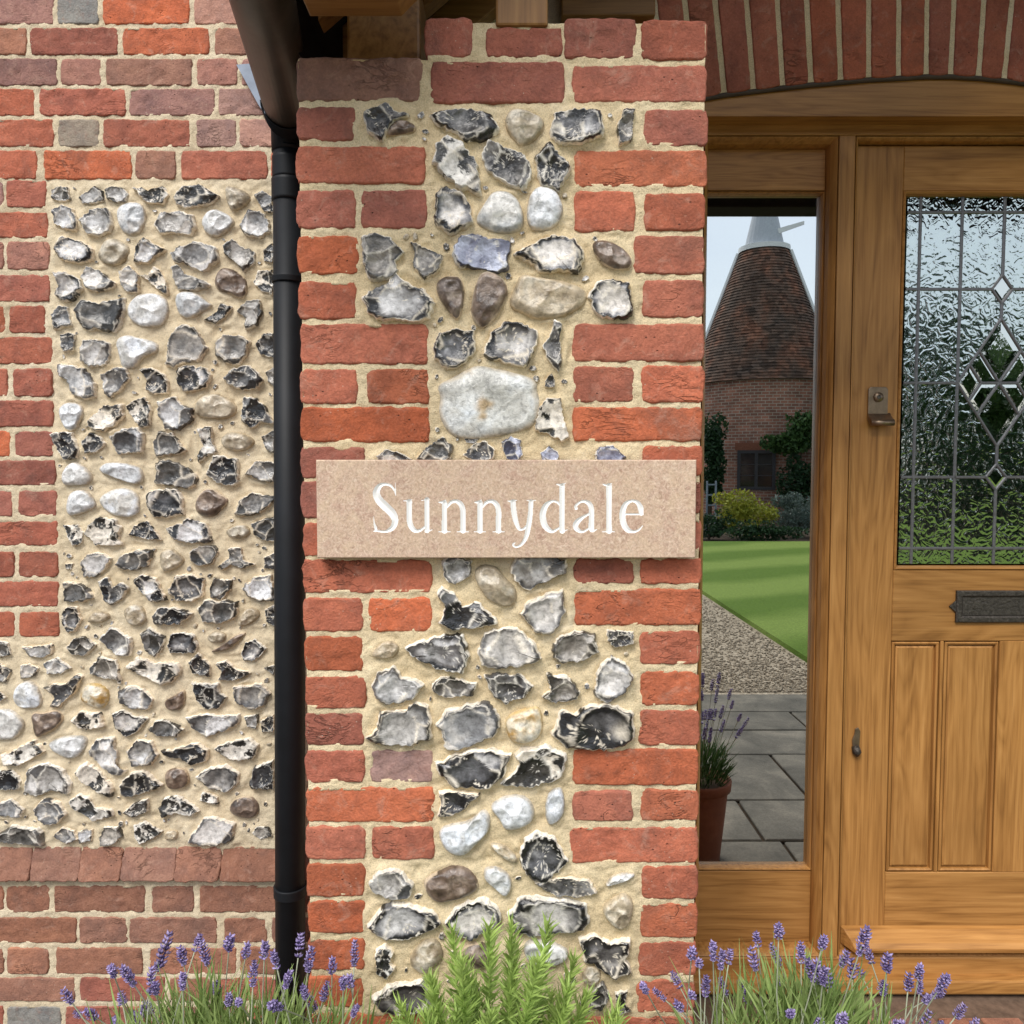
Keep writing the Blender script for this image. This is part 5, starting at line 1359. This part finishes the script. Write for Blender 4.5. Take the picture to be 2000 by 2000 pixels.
for k in (0, 2):                               # white strips added down the cone for its pale outline
    ca, sa = math.cos(k * math.pi / 2), math.sin(k * math.pi / 2)
    MB().tube([(OC + ca * (hw_e + .06), yc + sa * (hw_e + .06), ez + .02), (OC + ca * (hw_t + .05), yc + sa * (hw_t + .05), tz + .03)], .085, 6).build('edge_strip', MAT['paint_white'], roof)
MB().add(*ring_wall(hw_t + .06, tz, hw_t + .06, tz + .16)).build('kerb_ring', MAT['paint_white'], roof)
MB().add(circ(hw_t + .06, tz + .16), [tuple(range(NS))]).build('kerb_top', MAT['paint_white'], roof)
cw = MB(); n = 16; r0, r1, zc0, zc1 = .66, .22, tz + .16, tz + 2.1
cv = [(OC + r * math.cos(a_), yc + r * math.sin(a_), z) for r, z in ((r0, zc0), (r1, zc1)) for a_ in [R(-30) + R(250) * k / n for k in range(n + 1)]]
cowl = MB().add(cv, [(k, k + 1, k + n + 2, k + n + 1) for k in range(n)]).build('cowl', MAT['cowl_paint'], oast)
cowl.modifiers.new('thick', 'SOLIDIFY').thickness = .04
MB().prism([(OC + .1, tz + .42), (OC + 1.25, tz + .75), (OC + 1.25, tz + .86), (OC + .1, tz + .62)], yc + .3, yc + .34).build('wind_vane', MAT['paint_white'], cowl)
wx0, wx1, wz0, wz1 = OC - .71, OC + .45, oz(957), oz(879)
yw = mir(YO + .08)
MAT['dark_frame'] = plain('dark_window_paint', (.045, .04, .042, 1), .5); MAT['dark_glass'] = plain('dark_window_glass', (.012, .014, .018, 1), .08, .6, 0, .1, 3, 0)
win = sweep_frame('window', oast, wx0, wx1, wz0, wz1, [(0, yw + .002), (0, yw + .05), (.10, yw + .05), (.10, yw + .004)], MAT['dark_frame'])
mx_ = (wx0 + wx1) / 2
MB().box(mx_ - .05, mx_ + .05, yw + .003, yw + .045, wz0 + .1, wz1 - .1).build('mullion', MAT['dark_frame'], win)
for k in (1, 2):
    zz = wz0 + .1 + (wz1 - wz0 - .2) * k / 3; MB().box(wx0 + .1, wx1 - .1, yw + .003, yw + .03, zz - .014, zz + .014).build('glazing_bar', MAT['dark_frame'], win)
for a, b in ((wx0 + .1, mx_ - .05), (mx_ + .05, wx1 - .1)): MB().box(a, b, yw + .001, yw + .010, wz0 + .1, wz1 - .1).build('pane', MAT['dark_glass'], win)
MB().box(wx0 - .08, wx1 + .08, yw + .002, yw + .02, wz1, wz1 + .24).build('lintel', MAT['terracotta'], win)
oast.rotation_euler.z = math.atan2(OC, YO + 2.4)
# ------------------------------------------------------------------ planting along the far edge of the lawn
def gxp(px, Y): return (px - 1000) / (FPX * cP) * Y
shrub('golden_shrub', 'golden yellow-green shrub before the oast house, reflected in the side window', 'shrub', gxp(1455, 19), 19, .62, 1.0, .6, .62, 3200, 'leaf_gold', .05, .09, 1)
shrub('silver_shrub', 'grey-green shrub right of the golden one, reflected in the side window', 'shrub', gxp(1560, 19.4), 19.4, .55, .9, .5, .6, 2600, 'leaf_grey', .035, .12, 2)
shrub('low_shrub', 'low dark shrub left of the golden one, reflected in the side window', 'shrub', gxp(1385, 18.6), 18.6, .35, .6, .5, .42, 1500, 'leaf_dark', .05, .09, 3)
shrub('low_shrub', 'low dark edging plant under the golden shrub, reflected in the side window', 'shrub', gxp(1490, 18), 18, .2, 1.2, .3, .25, 2000, 'leaf_dark', .05, .08, 13)
shrub('wall_climber', 'dark climber at the left of the oast house wall, reflected in the side window', 'climber', gxp(1385, 24.4), 24.4, 2.0, .75, .3, 1.5, 3000, 'leaf_dark', .09, .15, 4)
shrub('wall_climber', 'leafy green climber spreading right of the oast house window, reflected in the side window', 'climber', gxp(1562, 24.3), 24.3, 2.55, 1.15, .35, .75, 3600, 'leaf', .09, .16, 5)
shrub('evergreen_bush', 'dark evergreen bush at the right of the oast house, reflected in the side window', 'bush', gxp(1560, 24.2), 24.2, 1.1, .8, .4, 1.1, 2600, 'leaf_dark', .08, .15, 6)
ob = empty('garden_obelisk', (gxp(1389, 20), mir(20), 0), 'grey timber plant obelisk left of the shrubs, reflected in the side window', 'trellis')
ox = gxp(1389, 20); oy = mir(20)
for sx in (-.11, .11): MB().box(ox + sx - .02, ox + sx + .02, oy - .02, oy + .02, 0, 1.35).build('post', MAT['lead'], ob)
for k in range(5): MB().box(ox - .09, ox + .09, oy - .012, oy + .012, .2 + k * .26, .235 + k * .26).build('rung', MAT['lead'], ob)
# trees to the right of the oast house (they colour the rippled glass)
def tree(name, label, px, Y, h, r, mat, seed):
    x = gxp(px, Y); y = mir(Y); t = empty(name, (x, y, 0), label, 'tree', 'trees reflected in the front door')
    MB().tube([(x, y, 0), (x + .1, y, h * .3), (x - .05, y + .1, h * .6)], [.22, .16, .07], 10).build('trunk', MAT['bark'], t, 0, 2, True)
    rs = np.random.RandomState(seed)
    for k in range(5):
        a = rs.uniform(0, 6.28); MB().tube([(x, y, h * .3), (x + math.cos(a) * r * .35, y + math.sin(a) * r * .35, h * .5), (x + math.cos(a) * r * .6, y + math.sin(a) * r * .6, h * .72)], [.08, .05, .02], 6).build('limb', MAT['bark'], t, 0, 2, True)
    o = link('crown', leaf_cloud(4200, lumpy(x, y, h * .56, r, r, h * .46, 22, seed), .16, .28, seed), MAT[mat], t); o['kind'] = 'stuff'
tree('garden_tree', 'tall dark tree right of the oast house, reflected in the leaded door glass', 1800, 25, 7.4, 2.6, 'leaf_dark', 21)
tree('garden_tree', 'broad green tree farther right, reflected in the leaded door glass', 2010, 27, 7.0, 3.0, 'leaf', 22)
tree('garden_tree', 'dark tree at the right end of the garden, reflected in the leaded door glass', 2260, 25, 7.8, 3.0, 'leaf_dark', 23)
tree('garden_tree', 'green tree between the dark ones, reflected in the leaded door glass', 1890, 23, 5.2, 2.0, 'leaf', 24)
x0, x1 = gxp(1690, 21), gxp(2500, 21)
hg = empty('garden_hedge', (x0, mir(21), 0), 'clipped dark hedge along the lawn, reflected in the leaded door glass', 'hedge')
def hfn(rs): return (rs.uniform(x0, x1), mir(21) + rs.uniform(-.5, .5), 2.1 * rs.rand() ** .7)
o = link('foliage', leaf_cloud(7000, hfn, .12, .18, 9), MAT['leaf_dark'], hg); o['kind'] = 'stuff'
# ------------------------------------------------------------------ lavender
def spike_mesh(seed, length=.052, rad=.009):
    rs = np.random.RandomState(seed); V, F, A = [], [], []
    o8 = np.array([(1, 0, 0), (0, 1, 0), (-1, 0, 0), (0, -1, 0), (0, 0, 1.35), (0, 0, -1.1)])
    f8 = [(0, 1, 4), (1, 2, 4), (2, 3, 4), (3, 0, 4), (1, 0, 5), (2, 1, 5), (3, 2, 5), (0, 3, 5)]
    nw = int(length / .0075)
    for w in range(nw):
        t = w / (nw - 1); z = length * t; r = rad * (1 - .55 * abs(t - .35) ** 1.3 * 1.6) * rs.uniform(.8, 1.15)
        if w == 1 and rs.rand() < .35: continue
        nn = 7 if t < .85 else 4
        for k in range(nn):
            a = 6.283 * k / nn + w * .6 + rs.uniform(-.25, .25)
            c_ = np.array([math.cos(a) * r * rs.uniform(.5, .95), math.sin(a) * r * rs.uniform(.5, .95), z + rs.uniform(-.002, .002)])
            s = rs.uniform(.0021, .0037); q = o8 * s * np.array([1, 1, 1.5]) + o8[:, 2:3] * np.array([[math.cos(a), math.sin(a), 0]]) * s * .9
            b = len(V); V += list(q + c_); F += [tuple(i + b for i in f) for f in f8]; A += [rs.rand()] * 6
        for k in range(3):                     # calyces
            a = rs.uniform(0, 6.28); c_ = np.array([math.cos(a) * r * .45, math.sin(a) * r * .45, z]); b = len(V); V += list(o8 * .0024 * np.array([.8, .8, 1.8]) + c_); F += [tuple(i + b for i in f) for f in f8]; A += [.0] * 6
    me = mesh('flower_spike', np.array(V), np.array(F)); at = me.attributes.new('rnd', 'FLOAT', 'POINT'); at.data.foreach_set('value', np.array(A, dtype=np.float32))
    me.materials.append(MAT['lav_flower']); return me
SPK = [spike_mesh(40 + k, .038 + .006 * k, .0088 + .0007 * (k % 3)) for k in range(6)]
def blade(V, F, A, p, d_, L, W, bend, rs, seg=3):
    d_ = d_ / np.linalg.norm(d_); s = np.cross(d_, rs.normal(size=3)); s /= np.linalg.norm(s); nrm = np.cross(s, d_); b = len(V); col_ = rs.rand()
    for k in range(seg + 1):
        t = k / seg; w = W * (1 - t ** 2.2) * (.55 + .9 * t * (1 - t) * 2) + .0002; c_ = p + d_ * L * t + nrm * bend * L * t * t
        V += [c_ - s * w, c_ + nrm * w * .35, c_ + s * w]; A += [col_] * 3
    for k in range(seg):
        for j in range(2): F.append((b + 3 * k + j, b + 3 * k + j + 1, b + 3 * k + j + 4, b + 3 * k + j + 3))
def attach_rnd(me, A):
    at = me.attributes.new('rnd', 'FLOAT', 'POINT'); at.data.foreach_set('value', np.array(A, dtype=np.float32)); return me
def lavender(label, heads, bases, D, tufts, seed, ground_z=0.0, loc=None, par=None):
    rs = np.random.RandomState(seed); n_ = 0
    xs_ = [b[0] for b in bases]
    t = par or empty('lavender_plant', (sum(xs_) / len(xs_), D, ground_z), label, 'lavender', 'lavender in flower')
    for (px, py, ln) in heads:
        Dh = D + rs.uniform(-.10, .10); x, y, z = P(px, py + ln * .5, Dh)       # foot of the spike
        b = min(bases, key=lambda q: abs(q[0] - x) + rs.uniform(0, .12)); bz = b[2]
        root = Vector((b[0] + (x - b[0]) * .35 + rs.uniform(-.02, .02), D + rs.uniform(-.05, .05), bz))
        tip = Vector((x, y, z)); mid = root.lerp(tip, .55) + Vector((rs.uniform(-.008, .008), rs.uniform(-.01, .01), 0))
        pts = [root.lerp(mid, k / 3) for k in range(3)] + [mid.lerp(tip, k / 4) for k in range(5)]
        MB().tube(pts, .00105, 5).build('stem', MAT['lav_stem'], t, 0, 2, True)
        me = SPK[rs.randint(6)]; o = link('flower_spike', me, None, t); o.location = tip - (tip - mid).normalized() * .003
        L = ln / FPX * Dh; sc = L / max(v.co.z for v in me.vertices)
        o.scale = (min(1.25, .55 + .5 * sc) * rs.uniform(.9, 1.1),) * 2 + (sc,); o.rotation_euler = (tip - mid).normalized().to_track_quat('Z', 'Y').to_euler()
        if rs.rand() < .3:                      # a small lower whorl
            o2 = link('flower_spike', SPK[0], None, t); p2 = tip.lerp(mid, .16); o2.location = p2; o2.scale = (.6, .6, .25); o2.rotation_euler = o.rotation_euler
    V, F, A = [], [], []
    for (cx, cz, r, n) in tufts:
        for k in range(n):
            a = rs.uniform(0, 6.283); rr = r * math.sqrt(rs.rand())
            p = np.array([cx + rr * math.cos(a), D + .8 * rr * math.sin(a), cz - rs.uniform(.0, .12)])
            dd = np.array([.45 * math.cos(a) * rr / r + rs.normal() * .22, .35 * math.sin(a) * rr / r + rs.normal() * .2, 1.0])
            blade(V, F, A, p, dd, rs.uniform(.05, .10), rs.uniform(.0016, .0028), rs.uniform(-.3, .3), rs)
    o = link('foliage', attach_rnd(mesh('foliage', np.array(V), np.array(F)), A), MAT['lav_leaf'], t, True); o['kind'] = 'stuff'
    for b in bases:
        MB().tube([(b[0], D, ground_z), (b[0] + .01, D, (b[2] + ground_z) / 2), (b[0], D, b[2] + .02)], [.012, .009, .005], 7).build('woody_stem', MAT['bark'], t, 0, 2, True)
    return t
HL = [(860, 690, 180), (985, 705, 90), (1055, 650, 90), (1110, 690, 130), (1235, 635, 110), (1325, 680, 100), (1425, 680, 110), (1490, 735, 110), (1610, 665, 120), (1665, 725, 120), (1365, 805, 110), (1550, 825, 80), (1790, 770, 90), (1910, 700, 110), (1890, 840, 100), (1850, 850, 50), (1745, 910, 90), (605, 785, 60), (700, 800, 120), (810, 850, 130), (985, 840, 70), (370, 925, 80), (510, 1020, 90), (625, 1050, 120), (740, 1050, 100), (660, 950, 70), (810, 1000, 90), (1165, 890, 60), (1235, 955, 70), (1290, 960, 60), (1490, 960, 100), (1690, 970, 100), (1910, 1010, 60), (420, 1030, 40), (1105, 1060, 60), (840, 870, 90), (770, 1010, 80), (1440, 1060, 70), (1640, 900, 60)]
HR = [(465, 440, 70), (505, 480, 80), (540, 490, 70), (675, 410, 70), (660, 490, 90), (775, 365, 80), (770, 475, 90), (880, 470, 100), (980, 415, 80), (950, 550, 110), (1005, 590, 90), (1080, 490, 70), (1120, 545, 90), (1165, 390, 130), (1210, 485, 80), (1165, 560, 60), (1285, 510, 100), (1265, 635, 60), (1435, 550, 90), (1385, 610, 80), (1440, 630, 50), (1545, 590, 90), (1520, 650, 60), (1470, 680, 60), (1615, 740, 80), (1690, 800, 60), (1540, 810, 40), (1455, 780, 90), (1330, 790, 80), (1065, 770, 80), (960, 785, 70), (830, 730, 90), (785, 610, 80), (620, 630, 70), (520, 625, 70), (625, 680, 60), (430, 620, 80), (370, 660, 60), (305, 600, 80), (310, 710, 70), (220, 660, 60), (140, 620, 60), (365, 460, 80), (400, 520, 40), (930, 540, 90), (985, 560, 80)]
DLV = 1.20
hl = [(a / 2.76, 1600 + b / 2.76, l / 2.76) for a, b, l in HL]; hr = [(1200 + a / 2.415, 1660 + b / 2.415, l / 2.415) for a, b, l in HR]
def lz(py): return ZZ(py, DLV)
def lx(px, py=1980): return P(px, py, DLV)[0]
zb_ = lz(2060)
lavender('purple lavender plant in front of the downpipe, left of the rosemary', hl, [(lx(q), DLV, zb_) for q in (250, 340, 420, 500, 580, 650)], DLV,
         [(lx(310), lz(2020), .045, 120), (lx(375), lz(1990), .05, 170), (lx(440), lz(1985), .05, 170), (lx(510), lz(1990), .05, 160), (lx(600), lz(2010), .05, 130), (lx(560), lz(2000), .04, 90), (lx(240), lz(2030), .05, 110), (lx(680), lz(2030), .05, 110)], 61)
lavender('purple lavender plant in front of the side window, right of the rosemary', hr, [(lx(q), DLV, zb_) for q in (1400, 1470, 1540, 1600, 1660, 1740)], DLV,
         [(lx(1480), lz(1985), .045, 150), (lx(1540), lz(1960), .05, 190), (lx(1600), lz(1950), .05, 210), (lx(1660), lz(1985), .045, 140), (lx(1410), lz(2015), .05, 110), (lx(1720), lz(2020), .05, 110), (lx(1570), lz(1970), .05, 150)], 62)
# ------------------------------------------------------------------ rosemary
def sprig_mesh(seed, L):
    rs = np.random.RandomState(seed); V, F, A = [], [], []; n = int(L / .0036)
    bend = rs.uniform(-.15, .15)
    for k in range(n):
        t = k / n; z = L * (.05 + .95 * t); x = bend * L * t * t
        for j in range(3):
            a = k * 2.4 + j * 2.094 + rs.uniform(-.3, .3); up_ = .55 + 1.1 * t ** 2 + rs.uniform(-.2, .3)
            d_ = np.array([math.cos(a), math.sin(a), up_])
            blade(V, F, A, np.array([x, 0, z]), d_, (.031 if t < .8 else .031 * (1.25 - t) / .45 + .004) * rs.uniform(.7, 1.2), .0017, rs.uniform(-.1, .45), rs, 3)
            for i in range(12): A[-1 - i] = min(1, .15 + .55 * t + .5 * A[-1 - i] * .8)
    b = len(V)
    for k in range(9):
        t = k / 8; z = L * t; x = bend * L * t * t; r = .0024 * (1 - .6 * t)
        for j in range(5): V.append(np.array([x + r * math.cos(j * 1.2566), r * math.sin(j * 1.2566), z])); A.append(.8)
    for k in range(8):
        for j in range(5): F.append((b + 5 * k + j, b + 5 * k + (j + 1) % 5, b + 5 * (k + 1) + (j + 1) % 5, b + 5 * (k + 1) + j))
    me = attach_rnd(mesh('sprig', np.array(V), np.array(F)), A); me.materials.append(MAT['rose_leaf']); return me
SPR = [sprig_mesh(80 + k, .26) for k in range(4)]
rose = empty('rosemary_bush', (lx(940), DLV, 0), 'green rosemary bush before the foot of the pillar', 'rosemary')
tips = [(885, 1815, 0), (968, 1806, -.03), (1016, 1812, .02), (1068, 1812, -.02), (1124, 1872, .03), (830, 1916, .02), (1186, 1955, 0), (925, 1880, -.05), (1045, 1890, -.06), (990, 1900, -.07), (1090, 1920, -.05), (860, 1900, -.04), (905, 1935, -.08), (1150, 1930, -.03), (800, 1960, -.02), (955, 1960, -.09), (1030, 1965, -.09), (1110, 1975, -.08), (870, 1975, -.08), (1210, 1975, -.03), (780, 1990, 0), (990, 1850, .06), (940, 1925, .05), (1080, 1950, .06), (850, 1940, .04), (1010, 1920, .07), (1055, 1860, -.09), (905, 1860, -.08), (1140, 1965, .05), (820, 1975, -.06), (965, 1985, .06), (1060, 1990, .05), (890, 1990, .05)]
rs = np.random.RandomState(5)
for k, (px, py, dd) in enumerate(tips):
    tip = Vector(P(px, py, DLV + dd)); root = Vector((lx(960) + (tip.x - lx(960)) * .55 + rs.uniform(-.02, .02), DLV + dd * .6, tip.z - .25))
    o = link('sprig', SPR[k % 4], None, rose); d_ = (tip - root); o.location = root
    o.rotation_euler = d_.to_track_quat('Z', 'Y').to_euler(); o.rotation_euler.rotate_axis('Z', rs.uniform(0, 6.28)); s = d_.length / .26; o.scale = (s, s, s)
    MB().tube([(lx(960) + (root.x - lx(960)) * .3, DLV, .02), (root.x, root.y, root.z * .55), tuple(root)], [.008, .005, .0025], 6).build('woody_stem', MAT['bark'], rose, 0, 2, True)
# ------------------------------------------------------------------ terracotta pot of lavender, seen in the side window
pY = 3.27; ptx = .785; pty = mir(pY)
pot = empty('flower_pot', (ptx, pty, .012), 'terracotta pot standing on the paving, reflected low in the side window', 'pot')
pr_ = [(0, 0), (.085, 0), (.088, .004), (.118, .30), (.118, .305), (.130, .306), (.133, .34), (.130, .345), (.118, .345), (.112, .31), (0, .30)]
MB().lathe(pr_, (ptx, pty, .0125), 32).build('pot_body', MAT['terracotta'], pot, 0, 2, True)
MB().lathe([(0, .305), (.112, .312)], (ptx, pty, .0125), 24).build('compost', MAT['soil'], pot)
rs = np.random.RandomState(12)
pl = empty('lavender_plant', (ptx, pty, .32), 'small dark lavender growing in the terracotta pot, reflected in the side window', 'lavender', 'lavender in flower')
V, F, A = [], [], []
for k in range(520):
    a = rs.uniform(0, 6.28); r = .10 * math.sqrt(rs.rand()); h_ = rs.uniform(0, .14)
    blade(V, F, A, np.array([ptx + r * math.cos(a), pty + r * math.sin(a), .33 + h_]), np.array([.7 * math.cos(a) * r / .1 + rs.normal() * .2, .7 * math.sin(a) * r / .1 + rs.normal() * .2, 1]), rs.uniform(.06, .11), .0028, rs.uniform(-.3, .3), rs)
o = link('foliage', attach_rnd(mesh('foliage', np.array(V), np.array(F)), A), MAT['leaf'], pl, True); o['kind'] = 'stuff'
for k in range(44):
    a = rs.uniform(0, 6.28); r = rs.uniform(.02, .21); p0 = Vector((ptx + .3 * r * math.cos(a), pty + .3 * r * math.sin(a), .36)); p1 = Vector((ptx + r * math.cos(a), pty + r * math.sin(a), rs.uniform(.58, .80) - r * .5))
    MB().tube([p0, p0.lerp(p1, .5), p1], .0012, 5).build('stem', MAT['lav_stem'], pl)
    o = link('flower_spike', SPK[k % 6], None, pl); o.location = p1; o.rotation_euler = (p1 - p0).to_track_quat('Z', 'Y').to_euler(); o.scale = (.9, .9, .8)
